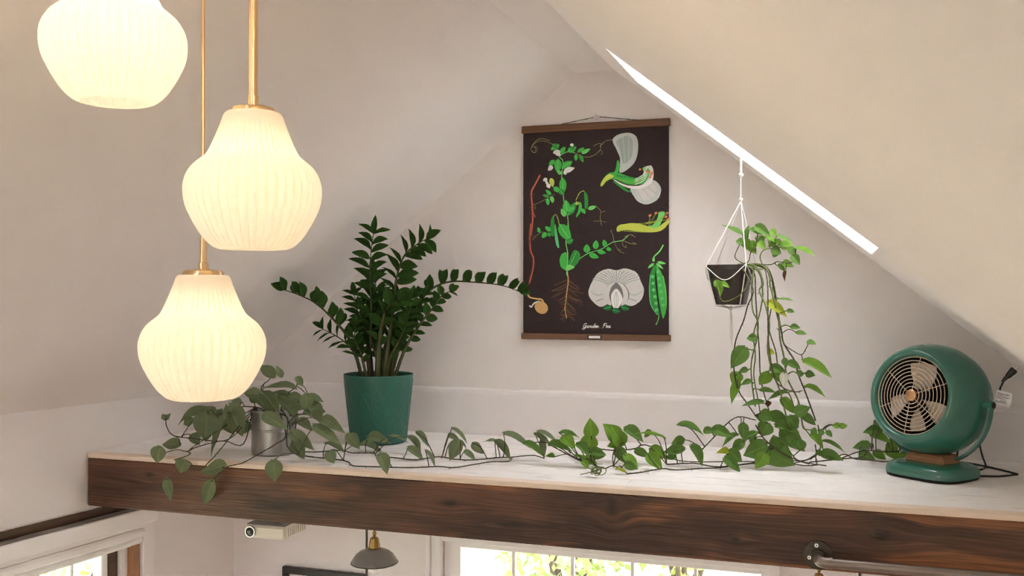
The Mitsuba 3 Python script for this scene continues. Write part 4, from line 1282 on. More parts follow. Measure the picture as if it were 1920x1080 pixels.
lip = [PO + np.array([0.03 + 0.012 * k, -0.045 + 0.012 * k, HH * 0.9]) for k in range(4)]
YV = 2.96
for st, pts, r, m in [
    (0, [c7(400, 880, 2.99), c7(398, 960, 2.98), c8(310, 80, 2.98), c8(318, 180, YV), c8(345, 240, YV), c8(338, 330, YV), c8(310, 450, YV), c8(312, 560, YV), c8(330, 690, YV)], 0.0028, 'vine_green'),
    (1, [c7(430, 870, 2.98), c7(470, 980, 2.97), c8(352, 70, 2.97), c8(385, 150, 2.94), c8(405, 250, 2.94), c8(398, 330, 2.94), c8(398, 400, 2.93), c8(420, 500, 2.93), c8(460, 600, 2.93), c8(500, 760, 2.93)], 0.0030, 'vine_green'),
    (2, [c7(480, 865, 2.97), c7(522, 950, 2.96), c8(408, 30, 2.96), c8(432, 130, 2.95), c8(455, 230, 2.95), c8(462, 330, 2.95), c8(482, 420, 2.95), c8(502, 540, 2.95), c8(560, 660, 2.95), c8(582, 790, 2.95)], 0.0032, 'vine_green'),
    (3, [c7(500, 880, 3.0), c7(545, 1000, 2.99), c8(440, 170, 2.98), c8(470, 290, 2.98), c8(482, 352, 2.98), c8(540, 445, 2.98), c8(560, 520, 2.98), c8(600, 620, 2.98), c8(652, 765, 2.98)], 0.0026, 'vine_dark'),
    (0, [c8(318, 60, 2.96), c8(290, 150, 2.95), c8(268, 230, 2.95), c8(224, 345, 2.95), c8(216, 480, 2.95), c8(240, 600, 2.95), c8(285, 670, 2.95), c8(330, 735, 2.95)], 0.0022, 'vine_dark'),
    (1, [c7(440, 900, 3.0), c8(370, 80, 3.0), c8(352, 200, 3.0), c8(322, 300, 3.0), c8(330, 420, 3.0), c8(322, 520, 3.0), c8(342, 640, 3.0), c8(362, 750, 3.0)], 0.0024, 'vine_green'),
    (1, [c7(410, 900, 3.01), c8(332, 100, 3.01), c8(342, 260, 3.01), c8(352, 400, 3.01), c8(357, 520, 3.01), c8(382, 640, 3.01), c8(424, 770, 3.01)], 0.0022, 'vine_stem'),
    (3, [c7(510, 900, 3.02), c8(425, 100, 3.02), c8(402, 260, 3.02), c8(440, 400, 3.02), c8(462, 560, 3.02), c8(520, 640, 3.02), c8(560, 800, 3.02)], 0.0022, 'vine_stem'),
    (3, [c7(520, 900, 2.99), c8(470, 300, 2.97), c8(484, 355, 2.96), c8(532, 392, 2.95), c8(577, 412, 2.95), c8(604, 372, 2.95)], 0.0018, 'vine_dark'),
    (2, [c7(490, 900, 2.96), c8(400, 330, 2.93), c8(432, 530, 2.92), c8(482, 590, 2.92), c8(542, 610, 2.92), c8(582, 604, 2.92)], 0.0018, 'vine_dark'),
    (2, [c7(470, 880, 3.05), c7(450, 800, 3.05), c7(480, 750, 3.05), c7(560, 740, 3.05)], 0.0018, 'vine_green'),
    (3, [c7(520, 850, 3.04), c7(570, 830, 3.03), c7(640, 840, 3.03), c7(690, 820, 3.03)], 0.0017, 'vine_stem'),
    (0, [c7(330, 840, 3.05), c7(280, 800, 3.05), c7(310, 720, 3.05)], 0.0016, 'vine_stem'),
    (0, [c7(370, 830, 3.04), c7(390, 760, 3.04), c7(430, 700, 3.04)], 0.0016, 'vine_stem'),
    (0, [c7(350, 900, 2.98), c7(370, 960, 2.97), c7(330, 1040, 2.965), c7(250, 1090, 2.965), c7(190, 1090, 2.965), c7(165, 1000, 2.965)], 0.0017, 'vine_green'),
]:
    ph.vine([lip[st] - [0, 0, 0.012], lip[st] + [0.0, -0.004, 0.012]] + pts, r, m, 6)
C7 = (1300.0, 260.0, 3.6)
add_leaves(ph, C7, [
    (330, 645, 205, 580, 56, 'pothos'), (355, 680, 366, 585, 42, 'pothos'), (330, 700, 288, 690, 64, 'pothos'), (348, 675, 362, 748, 64, 'lit_young'), (470, 635, 380, 600, 60, 'pothos'), (420, 592, 512, 640, 58, 'pothos'), (402, 690, 396, 752, 60, 'lit_young'), (488, 668, 602, 712, 46, 'lit_young'),
    (440, 698, 490, 742, 60, 'lit_young'), (592, 700, 500, 722, 46, 'lit_young'), (568, 655, 668, 697, 38, 'pothos'), (528, 748, 592, 772, 62, 'pothos'), (588, 722, 672, 720, 62, 'lit_young'), (692, 745, 818, 778, 38, 'lit_young'), (648, 735, 690, 792, 50, 'pothos'), (670, 790, 716, 846, 54, 'pothos'),
    (602, 842, 672, 852, 54, 'lit_young'), (575, 848, 622, 892, 34, 'pothos'), (626, 895, 614, 956, 28, 'brown'), (150, 958, 172, 1012, 50, 'lit_young', -0.1), (180, 975, 242, 1000, 42, 'lit_young', -0.1), (168, 965, 186, 1060, 30, 'lit_young', -0.1), (520, 620, 562, 652, 50, 'lit_young', 0.03),
    (440, 660, 470, 710, 55, 'pothos', 0.03), (380, 720, 420, 770, 50, 'lit_young', 0.02), (620, 690, 640, 740, 45, 'lit_young', 0.02), (540, 690, 520, 730, 45, 'lit_young', 0.03), (470, 720, 440, 690, 42, 'pothos', 0.04), (560, 760, 540, 800, 40, 'lit_young', 0.02)],
    lambda u, v: 3.04)
CL = (1340.0, 620.0, 3.857)


def y_hang(u, v):
    return 2.95 if v < 800 else 2.93


add_leaves(ph, CL, [
    (220, 125, 122, 262, 108, 'pothos'), (300, 50, 235, 55, 58, 'pothos'), (178, 308, 128, 388, 92, 'lit_young'), (180, 372, 118, 515, 66, 'lit_young'), (238, 285, 172, 290, 48, 'pothos'), (265, 368, 188, 380, 44, 'pothos'), (382, 300, 330, 392, 94, 'lit_young'), (402, 272, 512, 282, 66, 'pothos'),
    (430, 290, 482, 372, 64, 'lit_young'), (500, 308, 500, 402, 56, 'cream'), (332, 430, 434, 432, 50, 'pothos'), (525, 450, 385, 490, 62, 'pothos'), (350, 512, 205, 535, 58, 'pothos'), (478, 498, 582, 582, 74, 'lit_young'), (582, 600, 682, 550, 84, 'pothos'), (632, 610, 736, 672, 68, 'pothos'),
    (530, 232, 622, 262, 58, 'pothos'), (600, 310, 645, 312, 48, 'pothos'), (660, 310, 722, 320, 52, 'pothos'), (640, 225, 840, 320, 64, 'lit_young'), (655, 410, 797, 440, 48, 'lit_young'), (590, 12, 662, 22, 44, 'pothos'), (670, 82, 732, 88, 54, 'pothos'), (385, 150, 432, 162, 44, 'yellow'),
    (502, 200, 520, 262, 44, 'pothos'), (402, 600, 542, 702, 92, 'pothos'), (330, 600, 422, 642, 84, 'pothos'), (388, 670, 342, 758, 108, 'pothos'), (538, 620, 590, 722, 84, 'pothos'), (440, 690, 602, 722, 74, 'pothos'), (190, 680, 216, 792, 60, 'pothos'), (300, 735, 225, 782, 56, 'pothos'),
    (378, 830, 218, 900, 130, 'pothos'), (500, 792, 385, 862, 74, 'pothos'), (400, 862, 566, 966, 158, 'pothos'), (372, 890, 298, 990, 92, 'lit_young'), (490, 715, 640, 862, 118, 'pothos'), (690, 760, 802, 832, 74, 'lit_young'), (700, 720, 742, 742, 54, 'pothos'), (752, 735, 796, 740, 54, 'pothos'), (808, 730, 852, 762, 48, 'pothos'),
    (905, 690, 850, 686, 44, 'lit_young'), (900, 692, 960, 686, 40, 'lit_young'), (790, 800, 942, 852, 62, 'pothos'), (772, 890, 925, 918, 92, 'pothos'), (738, 870, 772, 902, 64, 'pothos'), (370, 530, 410, 520, 44, 'brown'), (350, 640, 300, 620, 60, 'pothos'), (450, 830, 420, 760, 80, 'pothos'), (560, 800, 520, 740, 70, 'pothos'),
    (640, 850, 600, 780, 60, 'pothos'), (300, 860, 330, 800, 80, 'pothos'), (560, 690, 520, 640, 60, 'pothos'), (280, 810, 250, 750, 60, 'pothos')],
    y_hang)
# curled yellow leaf high on the vines and the small ones beside it
add_leaves(ph, (1300.0, 520.0, 2.842), [(398, 130, 495, 196, 52, 'yellow'), (460, 115, 532, 120, 24, 'pothos'), (500, 178, 538, 184, 24, 'pothos'), (520, 265, 568, 268, 30, 'pothos')], lambda u, v: 2.95)


def c5(x, y, d=3.0):
    return rest(1100 + x / 6, 780 + y / 6, d)


for pts in [
    [c5(-60, 360), c5(130, 370), c5(280, 385), c5(450, 380), c5(560, 360), c5(630, 325), c5(720, 345), c5(900, 450), c5(1100, 510), c5(1500, 515), c5(1900, 512)],
    [c5(450, 652), c5(620, 632), c5(850, 592), c5(1000, 606), c5(1300, 590), c5(1500, 580), c5(1700, 552), c5(1920, 532), c5(2120, 548), c5(2300, 540), c5(2460, 558), c5(2592, 552)],
    [c5(1300, 375, 2.93), c5(1440, 230, 2.93), c5(1540, 120, 2.93), c5(1700, 10, 2.93), c5(1900, 45, 2.93)],
    [c5(-400, 330), c5(-200, 440), c5(-60, 510), c5(60, 540), c5(200, 590), c5(300, 560), c5(450, 640)],
    [c5(900, 545), c5(1200, 532), c5(1500, 572), c5(1900, 522)],
    [c5(-180, 420), c5(-240, 330), c5(-260, 260), c5(-150, 200)],
    [c5(2500, 520), c5(2900, 480), c5(3100, 460), c5(3180, 360)],
    [rest(1600 + 330 / 3.484, 620 + 846 / 3.484, 3), rest(1600 + 210 / 3.484, 620 + 856 / 3.484, 3), rest(1600 + 100 / 3.484, 620 + 845 / 3.484, 3), c5(3010, 480), c5(2900, 430), c5(2760, 470), c5(2600, 430), c5(2450, 500), c5(2200, 500)],
    [rest(1600 + 300 / 3.484, 620 + 790 / 3.484, 3.08), rest(1600 + 200 / 3.484, 620 + 790 / 3.484, 3.08), rest(1600 + 60 / 3.484, 620 + 785 / 3.484, 3.08), c5(2850, 480)],
    [c5(1900, 100, 2.94), c5(2000, 260, 2.93), c5(2200, 420, 2.93), c5(2450, 520, 2.93), c5(2700, 560, 2.93)],
    [c5(2300, 60, 2.95), c5(2250, 300, 2.94), c5(2350, 480, 2.93), c5(2500, 540)],
    [c5(2600, 100, 2.97), c5(2640, 300, 2.96), c5(2560, 460, 2.95), c5(2300, 540)],
    [c5(2570, 320), c5(2582, 400), c5(2576, 460), c5(2592, 552)],
]:
    ph.vine(pts, 0.0021, 'vine_dark', 5)
C5 = (1100.0, 780.0, 6.0)
MID = [
    (350, 270, 205, 95, 190, 'lit_young'), (400, 330, 310, 140, 170, 'lit_young'), (420, 300, 235, 330, 140, 'lit_young'), (425, 150, 632, 266, 140, 'pothos'), (870, 250, 592, 140, 64, 'lit_young'), (722, 170, 640, 230, 74, 'pothos'), (1035, 105, 1300, 126, 70, 'pothos'), (1095, 265, 958, 305, 112, 'pothos'),
    (1095, 372, 868, 402, 112, 'pothos'), (720, 360, 892, 460, 130, 'lit_young'), (692, 440, 842, 582, 140, 'lit_young'), (545, 395, 702, 452, 104, 'pothos'), (330, 370, 452, 512, 140, 'pothos'), (430, 440, 572, 562, 120, 'lit_young'), (430, 540, 572, 592, 90, 'pothos'), (1000, 430, 900, 478, 92, 'pothos'),
    (1172, 340, 1332, 522, 130, 'pothos'), (1320, 175, 1442, 165, 84, 'pothos'), (1420, 150, 1632, 220, 122, 'pothos'), (1702, 215, 1520, 322, 72, 'pothos'), (1762, 85, 1772, 272, 92, 'pothos'), (1800, 230, 1920, 180, 64, 'pothos'), (1772, 290, 1620, 382, 112, 'pothos'), (1602, 400, 1470, 390, 84, 'yellow'),
    (1592, 400, 1742, 502, 150, 'pothos'), (1552, 470, 1722, 602, 110, 'pothos'), (330, 600, 460, 640, 60, 'yellow'), (60, 460, 190, 440, 84, 'pothos'), (-30, 480, 110, 520, 84, 'lit_young')]
add_leaves(ph, C5, MID, lambda u, v: 2.90)
add_leaves(ph, C6, [(1195, 335, 1322, 412, 52, 'pothos'), (1440, 268, 1562, 282, 56, 'pothos'), (1452, 300, 1542, 362, 86, 'lit_young'), (1365, 350, 1502, 352, 66, 'pothos'), (1400, 432, 1340, 420, 42, 'lit_young'), (1655, 290, 1652, 176, 94, 'lit_young'), (1642, 370, 1642, 260, 112, 'lit_young'),
                    (1552, 345, 1642, 412, 82, 'pothos'), (1652, 400, 1752, 412, 62, 'pothos'), (1540, 425, 1692, 472, 64, 'lit_young'), (1590, 460, 1640, 500, 50, 'lit_young')], lambda u, v: 2.80)
CF = (1600.0, 620.0, 3.484)
add_leaves(ph, CF, [(110, 745, 0, 758, 56, 'pothos'), (190, 640, 68, 662, 60, 'pothos'), (135, 592, 192, 622, 40, 'pothos'), (110, 685, 242, 722, 62, 'lit_young'), (40, 812, 132, 832, 74, 'pothos'), (130, 802, 212, 832, 64, 'lit_young'), (212, 782, 312, 842, 72, 'lit_young'), (222, 742, 292, 792, 62, 'lit_young'),
                    (310, 800, 372, 850, 62, 'lit_young'), (332, 760, 442, 802, 54, 'pothos'), (250, 700, 300, 760, 60, 'lit_young')], lambda u, v: 3.22)
ph.build(0.14)
# the dried coil of vine at the end of a runner
cc = rest(1119, 892, 3) + np.array([0, 0, 0.014])
coil = []
for k in range(7):
    a = np.linspace(0, 2 * np.pi, 20)
    n1 = rng.normal(size=3)
    M = frame_of(n1 / np.linalg.norm(n1))[:3, :3]
    rr = rng.uniform(0.010, 0.016)
    loop = np.stack([rr * np.cos(a), rr * 0.8 * np.sin(a), 0.002 * np.sin(3 * a)], 1) @ M.T + cc + rng.normal(size=3) * 0.003
    loop[:, 2] = np.maximum(loop[:, 2], ZS + 0.003)
    coil.append(tube(loop, [0.0012], 5))
coil.append(tube([cc + [0, 0, 0], cc + [-0.02, 0.004, -0.006], rest(1088, 890, 3)], [0.0015, 0.001], 5, 5))
coil.append(tube([cc + [0, 0, 0.004], cc + [-0.012, 0.01, -0.002], rest(1100, 872, 3), rest(1130, 870, 3)], [0.0015, 0.0012], 5, 5))
ck = obj('tendril_coil', join(*coil), 'vine_green', hp, True)
labels[ck] = {'label': 'tangled coil of dry tendrils at the end of a runner'}

# ---- macrame hanger of the hanging pot
mh = thing('macrame_hanger', 'white knotted cotton rope hanger holding the dark hanging pot', 'plant hanger')
top_pt = at_y(1388.5, 281, YP)
hook_z = zr(top_pt[0]) + 0.10
top_pt = np.array([top_pt[0], YP, hook_z])
k1, k2 = at_y(1389, 328, YP), at_y(1389, 374, YP)
R = 0.0021
obj('loop_cord', tube([top_pt, (top_pt + k1) / 2 + [0.001, 0, 0], k1], [0.0028, 0.0036], 8), 'cotton_rope', mh, True)
for kpt, r in ((k1, 0.0085), (k2, 0.0065)):
    m = trimesh.creation.icosphere(2, r)
    m.apply_scale([1, 1, 0.8])
    m.vertices += (meshkit.noise(np.array(m.vertices) * 400) - 0.5)[:, None] * np.array([0.003, 0.003, 0.003])
    m.apply_translation(kpt)
    obj('knot', m, 'cotton_rope', mh, True)
corners = [PO + AXR[:3, :3] @ np.array([sx * PT * 0.86, sy * PT * 0.86, HH + 0.001]) for sx, sy in ((-1, -1), (1, -1), (1, 1), (-1, 1))]
corners[0] = at_y(1327, 500, PO[1] - PT * 0.86)
outward = [c + np.array([c[0] - PO[0], c[1] - PO[1], 0]) * 0.09 for c in corners]
split = k2 - [0, 0, 0.006]
base_k = PO - [0, 0, 0.012]
for c, o in zip(corners, outward):
    obj('strand', tube([k1 - [0, 0, 0.006], k2 + [0, 0, 0.0], split, o, PO + (o - PO) * np.array([0.80, 0.80, 0]) + [0, 0, HH * 0.45], PO + (o - PO) * np.array([0.60, 0.60, 0]) + [0, 0, -0.003], base_k], [R], 6, 1), 'cotton_rope', mh, True)
for a_, b_ in ((0, 1), (1, 2), (3, 0)):
    pa, pb_ = outward[a_], outward[b_]
    mid = (pa + pb_) / 2
    mid = mid + (mid - PO) * np.array([0.12, 0.12, 0]) - [0, 0, 0.045]
    obj('strand', tube([pa, mid, pb_], [R * 0.8], 6, 6), 'cotton_rope', mh, True)
m = trimesh.creation.icosphere(2, 0.007)
m.apply_translation(base_k)
obj('knot', m, 'cotton_rope', mh, True)
tail = []
for k in range(5):
    e = at_y(1371 + rng.uniform(-3, 3), 640 + rng.uniform(-12, 14), YP) + [0, rng.uniform(-0.004, 0.004), 0]
    tail.append(tube([base_k, base_k + [rng.uniform(-0.004, 0.004), 0, -0.03], base_k * 0.4 + e * 0.6 + [rng.uniform(-0.005, 0.003), 0, 0], e], [0.0016, 0.0011], 5, 5))
obj('fringe', join(*tail), 'cotton_rope', mh, True)
hk = tube([top_pt + [0, 0, 0.012 - 0.0], top_pt + [0.006, 0, 0.004], top_pt + [0, 0, -0.004], top_pt + [-0.006, 0, 0.004]], [0.0014], 6, 5)
bar = cyl([top_pt[0], SY0 - 0.01, hook_z + 0.012], [top_pt[0], SY1 + 0.01, hook_z + 0.012], 0.004, 12)
kb = obj('hook', join(hk, bar), 'steel', mh, True)
labels[kb] = {'label': 'steel hook on a thin bar across the skylight'}

# ------------------------------------------------------------------ the green fan
fan = thing('desk_fan', 'vintage style teal green enamel desk fan at the right end of the shelf', 'fan')
FB = at_z(1748, 889, ZS)
FC = np.array([FB[0], FB[1], EYE[2] - 203 / FOCAL * 2.776])
FR = 0.159
head = math.radians(38.5)
HD = np.array([-math.sin(head), -math.cos(head), 0])            # where the fan faces
tilt = math.radians(10)
AX = HD * math.cos(tilt) + np.array([0, 0, math.sin(tilt)])
SIDE = np.cross(HD, [0, 0, 1.0])                               # to the right of the picture
SIDE = -SIDE if SIDE[0] < 0 else SIDE
FM = frame_of(AX, SIDE)
hp_prof = [(FR * math.sin(a), FR * math.cos(a) * 0.98) for a in np.linspace(math.radians(176), math.radians(92), 22)]
hp_prof += list(smooth_path([(0.159, 0.0), (0.1575, 0.028), (0.1525, 0.054), (0.1460, 0.076), (0.1390, 0.0925), (0.1330, 0.1020), (0.1270, 0.1080), (0.1215, 0.1095), (0.1168, 0.1075), (0.1135, 0.1025), (0.1120, 0.0950), (0.1110, 0.080), (0.110, 0.06)], 4))
obj('housing', xf(lathe(hp_prof, 96), move(FC, FM)), 'fan_enamel', fan, 50)
obj('duct', xf(lathe([(0.1100, 0.085), (0.1080, 0.03), (0.104, -0.05), (0.0, -0.055)], 64), move(FC, FM)), 'fan_inside', fan, 40)
gz = 0.0990
gr = obj('grille', xf(join(*[cyl([0.017 * math.cos(a), 0.017 * math.sin(a), gz + 0.004], [0.1115 * math.cos(a), 0.1115 * math.sin(a), gz - 0.004], 0.0011, 8) for a in np.radians(np.arange(6) * 60 + 23)]), move(FC, FM)), 'grille_metal', fan, 40)
for r in np.linspace(0.0250, 0.1105, 9):
    tm = trimesh.creation.torus(r, 0.0015, major_sections=56, minor_sections=6)
    tm.apply_translation([0, 0, gz + 0.004 - 0.0075 * (r / 0.1075) ** 2])
    obj('ring', xf(tm, move(FC, FM)), 'grille_metal', gr, 40)
obj('badge', xf(lathe([(0.0, gz + 0.010), (0.013, gz + 0.009), (0.0165, gz + 0.006), (0.0170, gz - 0.002), (0.0, gz - 0.004)], 40), move(FC, FM)), 'copper_badge', fan, 40)
hubp = obj('hub', xf(lathe([(0.0, 0.080), (0.016, 0.078), (0.021, 0.070), (0.022, 0.020), (0.0, 0.018)], 32), move(FC, FM)), 'fan_inside', fan, 40)
for a0 in np.radians([80, 197, 265, 320]):
    v, f = [], []
    for i, r in enumerate(np.linspace(0.020, 0.098, 8)):
        w = 0.34 + 0.10 * math.sin(math.pi * i / 7)
        for j, t in enumerate(np.linspace(-1, 1, 7)):
            a = a0 + t * w + 0.15 * i / 7
            v.append([r * math.cos(a), r * math.sin(a), 0.062 + t * 0.020 * (1 - 0.4 * i / 7)])
    for i in range(7):
        for j in range(6):
            q0 = i * 7 + j
            f += [[q0, q0 + 1, q0 + 8], [q0, q0 + 8, q0 + 7]]
    bl = trimesh.Trimesh(np.array(v), np.array(f), process=False)
    b2 = bl.copy()
    b2.vertices = np.array(b2.vertices) - [0, 0, 0.002]
    b2.invert()
    obj('blade', xf(join(bl, b2), move(FC, FM)), 'blade_plastic', fan, 30)
# yoke: a flat bar bent into a half ring under the body, held at two side pivots
YRAD = FR + 0.016
ya = np.radians(np.linspace(-2, -178, 37))
yc = [FC + SIDE * YRAD * math.cos(a) + np.array([0, 0, 1.0]) * 0.181 * math.sin(a) for a in ya]
yv, yf = [], []
for i, p in enumerate(yc):
    rad = (p - FC) / np.linalg.norm(p - FC)
    wv = HD
    for s1, s2 in ((-1, -1), (1, -1), (1, 1), (-1, 1)):
        yv.append(p + wv * 0.0105 * s1 + rad * 0.0035 * s2)
for i in range(len(yc) - 1):
    for j in range(4):
        a, b = i * 4 + j, i * 4 + (j + 1) % 4
        yf += [[a, b, b + 4], [a, b + 4, a + 4]]
n4 = (len(yc) - 1) * 4
yf += [[0, 2, 1], [0, 3, 2], [n4, n4 + 1, n4 + 2], [n4, n4 + 2, n4 + 3]]
ym = trimesh.Trimesh(np.array(yv), np.array(yf), process=False)
trimesh.repair.fix_normals(ym)
yk = obj('yoke', ym, 'fan_enamel', fan, 40)
for s in (-1, 1):
    obj('pivot', cyl(FC + SIDE * s * (FR - 0.01), FC + SIDE * s * (YRAD + 0.008), 0.0115, 24), 'fan_enamel', fan, 40)
    obj('pivot_screw', cyl(FC + SIDE * s * (YRAD + 0.007), FC + SIDE * s * (YRAD + 0.011), 0.0075, 20), 'dark_iron', fan, 40)
# base: a soft edged slab with a rubber foot
BM = frame_of([0, 0, 1], SIDE)
BX, BY = 0.113, 0.101


def base_ring(k, z, n=64, p=3.4):
    a = np.arange(n) * 2 * np.pi / n
    q = (np.abs(np.cos(a)) ** p + np.abs(np.sin(a)) ** p) ** (-1 / p)
    return np.stack([BX * k * q * np.cos(a), BY * k * q * np.sin(a), np.full(n, z)], 1)


BC = at_z(1748, 892.5, ZS)
obj('rubber_foot', xf(loft([base_ring(0.001, 0.0005), base_ring(0.965, 0.0005), base_ring(0.985, 0.003), base_ring(0.985, 0.006), base_ring(0.001, 0.006)]), move(BC, BM)), 'rubber', fan, 30)
obj('base', xf(loft([base_ring(0.9, 0.006), base_ring(1.0, 0.008), base_ring(1.0, 0.018), base_ring(0.985, 0.026), base_ring(0.95, 0.033), base_ring(0.88, 0.0385), base_ring(0.7, 0.0425), base_ring(0.35, 0.0445), base_ring(0.001, 0.045)]), move(BC, BM)), 'fan_enamel', fan, 50)
wb = box((-0.062, -0.045, 0.038), (0.062, 0.045, 0.066), 0.007)
wv_ = np.array(wb.vertices)
wv_[:, :2] *= np.where(wv_[:, 2] > 0.052, 0.93, 1.0)[:, None]
wb.vertices = wv_
obj('wooden_block', xf(wb, move(BC, BM)), 'walnut_block', fan)
obj('wooden_block_groove', xf(box((-0.040, 0.0445 * 0.95, 0.0480), (0.030, 0.0455 * 0.95 + 0.001, 0.0530)), move(BC, BM)), 'dark_iron', fan)
obj('thumb_ring', xf(trimesh.creation.torus(0.008, 0.0017, major_sections=20, minor_sections=6), move(FC - np.array([0, 0, FR + 0.006]) + HD * 0.055, frame_of(SIDE))), 'steel', fan, 40)
ct = lambda pts, r=0.0028: tube(pts, [r], 8, 6)
g = lambda u, v, y: rest(u, v, y)
back = FC - AX * 0.150
cords = [
    [back, back + [0.01, 0.02, -0.06], g(1796, 845, 3.16), g(1796, 868, 3.16), at_z(1815, 868, ZS + 0.003), at_z(1860, 877, ZS + 0.003), at_z(1904, 888, ZS + 0.003), at_z(1902, 890, ZS + 0.003), at_z(1870, 893, ZS + 0.003), at_z(1822, 892, ZS + 0.003)],
    [back + [0.03, 0.0, 0.0], g(1836, 830, 3.2), g(1842, 855, 3.2), at_z(1848, 875, ZS + 0.003), at_z(1836, 881, ZS + 0.003), at_z(1815, 881, ZS + 0.003)],
]
for c in cords:
    obj('cord', ct(c), 'black_cord', fan, True)
plug_y = 3.0
pg = [g(1846, 800, plug_y + 0.10), at_y(1853, 778, plug_y + 0.06), at_y(1862, 762, plug_y + 0.02), at_y(1872, 741, plug_y), at_y(1876, 727, plug_y), at_y(1883, 712, plug_y)]
pk = obj('plug_cord', ct([back + [0.04, 0.03, 0.02]] + pg), 'black_cord', fan, True)
d = (at_y(1906, 689, plug_y) - at_y(1883, 712, plug_y))
d /= np.linalg.norm(d)
p0 = at_y(1883, 712, plug_y)
obj('plug', join(tube([p0 - d * 0.008, p0 + d * 0.010, p0 + d * 0.014, p0 + d * 0.034, p0 + d * 0.040], [0.0040, 0.0058, 0.0080, 0.0105, 0.0100], 12), ), 'black_cord', pk, 40)
pn = np.cross(d, [0, 1, 0])
pr_ = [cyl(p0 + d * 0.038 + pn * s * 0.0045, p0 + d * 0.056 + pn * s * 0.0045, 0.0013, 8) for s in (-1, 1)]
obj('prong', pr_[0], 'steel', pk)
obj('prong', pr_[1], 'steel', pk)
tc = at_y(1881, 747, plug_y - 0.012)
tn = (EYE - tc) / np.linalg.norm(EYE - tc) + np.array([0.25, 0, 0.05])
TM = move(tc, frame_of(tn, [math.cos(0.25), 0, -math.sin(0.25)]))
tagk = obj('tag', xf(box((-0.021, -0.020, -0.0004), (0.021, 0.020, 0.0004)), TM), 'paper_tag', pk)
labels[tagk] = {'label': 'white paper tag with small grey print'}
lines = [box((-0.017, y, 0.0004), (-0.017 + w, y + 0.0016, 0.0006)) for y, w in ((0.011, 0.030), (0.0065, 0.026), (0.002, 0.031), (-0.0025, 0.022), (-0.013, 0.029))]
lines += [box((-0.006 + k * 0.0026, -0.0105, 0.0004), (-0.0048 + k * 0.0026, -0.0045, 0.0006)) for k in range(6)]
obj('tag_print', xf(join(*lines), TM), 'tag_ink', pk)

# ------------------------------------------------------------------ pipe rail on the beam
pr = thing('pipe_rail', 'iron pipe rail on a round screwed flange at the right of the beam', 'rail')
fc = at_y(1534, 1041, YF - 0.003)
FO = frame_of([0, -1, 0], [1, 0, 0])
obj('flange', xf(lathe([(0.0, 0.0), (0.034, 0.0), (0.036, 0.001), (0.036, 0.0045), (0.034, 0.006), (0.019, 0.007), (0.017, 0.009), (0.0165, 0.018), (0.0, 0.018)], 48), move([fc[0], YF, fc[2]], FO)), 'dark_iron', pr, 40)
for u, v in ((1531, 1022.5), (1517.5, 1045)):
    s = at_y(u, v, YF - 0.006)
    sc_ = obj('screw', cyl([s[0], YF - 0.004, s[2]], [s[0], YF - 0.0085, s[2]], 0.0050, 20), 'steel', pr, 40)
    obj('screw_slot', cyl([s[0], YF - 0.0084, s[2]], [s[0], YF - 0.0090, s[2]], 0.0018, 6), 'dark_iron', sc_)
pzc = fc[2] - 0.006
ez = [[fc[0] + 0.003, YF - 0.012, pzc], [fc[0] + 0.003, YF - 0.030, pzc], [fc[0] + 0.008, YF - 0.042, pzc], [fc[0] + 0.020, YF - 0.047, pzc], [fc[0] + 0.032, YF - 0.047, pzc]]
obj('elbow', join(tube(ez, [0.0135], 24, 5), cyl([fc[0] + 0.027, YF - 0.047, pzc], [fc[0] + 0.034, YF - 0.047, pzc], 0.0150, 24)), 'iron_pipe', pr, 50)
obj('pipe', cyl([fc[0] + 0.030, YF - 0.047, pzc], [XR - 0.03, YF - 0.047, pzc], 0.0118, 24), 'iron_pipe', pr, 50)

# ------------------------------------------------------------------ under the shelf
prj = thing('projector', 'small cream white projector under the shelf, its black lens facing left', 'projector')
PY = 2.78
a0, a1 = at_y(459, 982, PY), at_y(536, 1014, PY)
hd = math.radians(20)
pw = 0.155
PMx = np.array([math.cos(hd) * 0.995, math.sin(0.02), 0])
fr_c = (at_y(459, 998, PY) + at_y(534, 999, PY)) / 2
fw = np.linalg.norm(at_y(534, 999, PY) - at_y(459, 998, PY))
PM = move([fr_c[0], PY, fr_c[2]], frame_of([0, 0, 1], np.array([1, 0.03, 0])))
hgt = (at_y(459, 987, PY)[2] - at_y(459, 1012, PY)[2])
body = box((-fw / 2, 0, -hgt / 2), (fw / 2, 0.15, hgt / 2), 0.008)
obj('body', xf(body, PM), 'white_plastic', prj)
obj('top_panel', xf(box((-fw / 2 + 0.006, 0.006, hgt / 2 - 0.001), (fw / 2 - 0.006, 0.146, hgt / 2 + 0.003), 0.001), PM), 'grey_plastic', prj)
lx = at_y(471, 999, PY)[0] - fr_c[0]
lm = move([0, 0, 0], frame_of([0, -1, 0], [1, 0, 0]))
ln = xf(lathe([(0.0, 0.004), (0.0155, 0.004), (0.0155, 0.008), (0.0185, 0.008), (0.0195, 0.004), (0.0195, -0.002)], 40), lm)
ln.apply_translation([lx, 0, 0])
obj('lens_ring', xf(ln, PM), 'steel', prj, 40)
lg = xf(lathe([(0.0, 0.0068), (0.008, 0.0064), (0.0153, 0.0045)], 32), lm)
lg.apply_translation([lx, 0, 0])
obj('lens', xf(lg, PM), 'black_glass', prj, 40)
for k in range(9):
    obj('vent_slat', xf(box((fw / 2 - 0.001, 0.018 + 0.0135 * k, -hgt / 2 + 0.009), (fw / 2 + 0.0012, 0.0235 + 0.0135 * k, hgt / 2 - 0.008)), PM), 'vent_grey', prj)
obj('mount_arm', cyl(PM[:3, 3] + [0, 0.08, hgt / 2], [PM[0, 3], PM[1, 3] + 0.08, ZS - 0.040], 0.011, 16), 'grey_plastic', prj, 40)


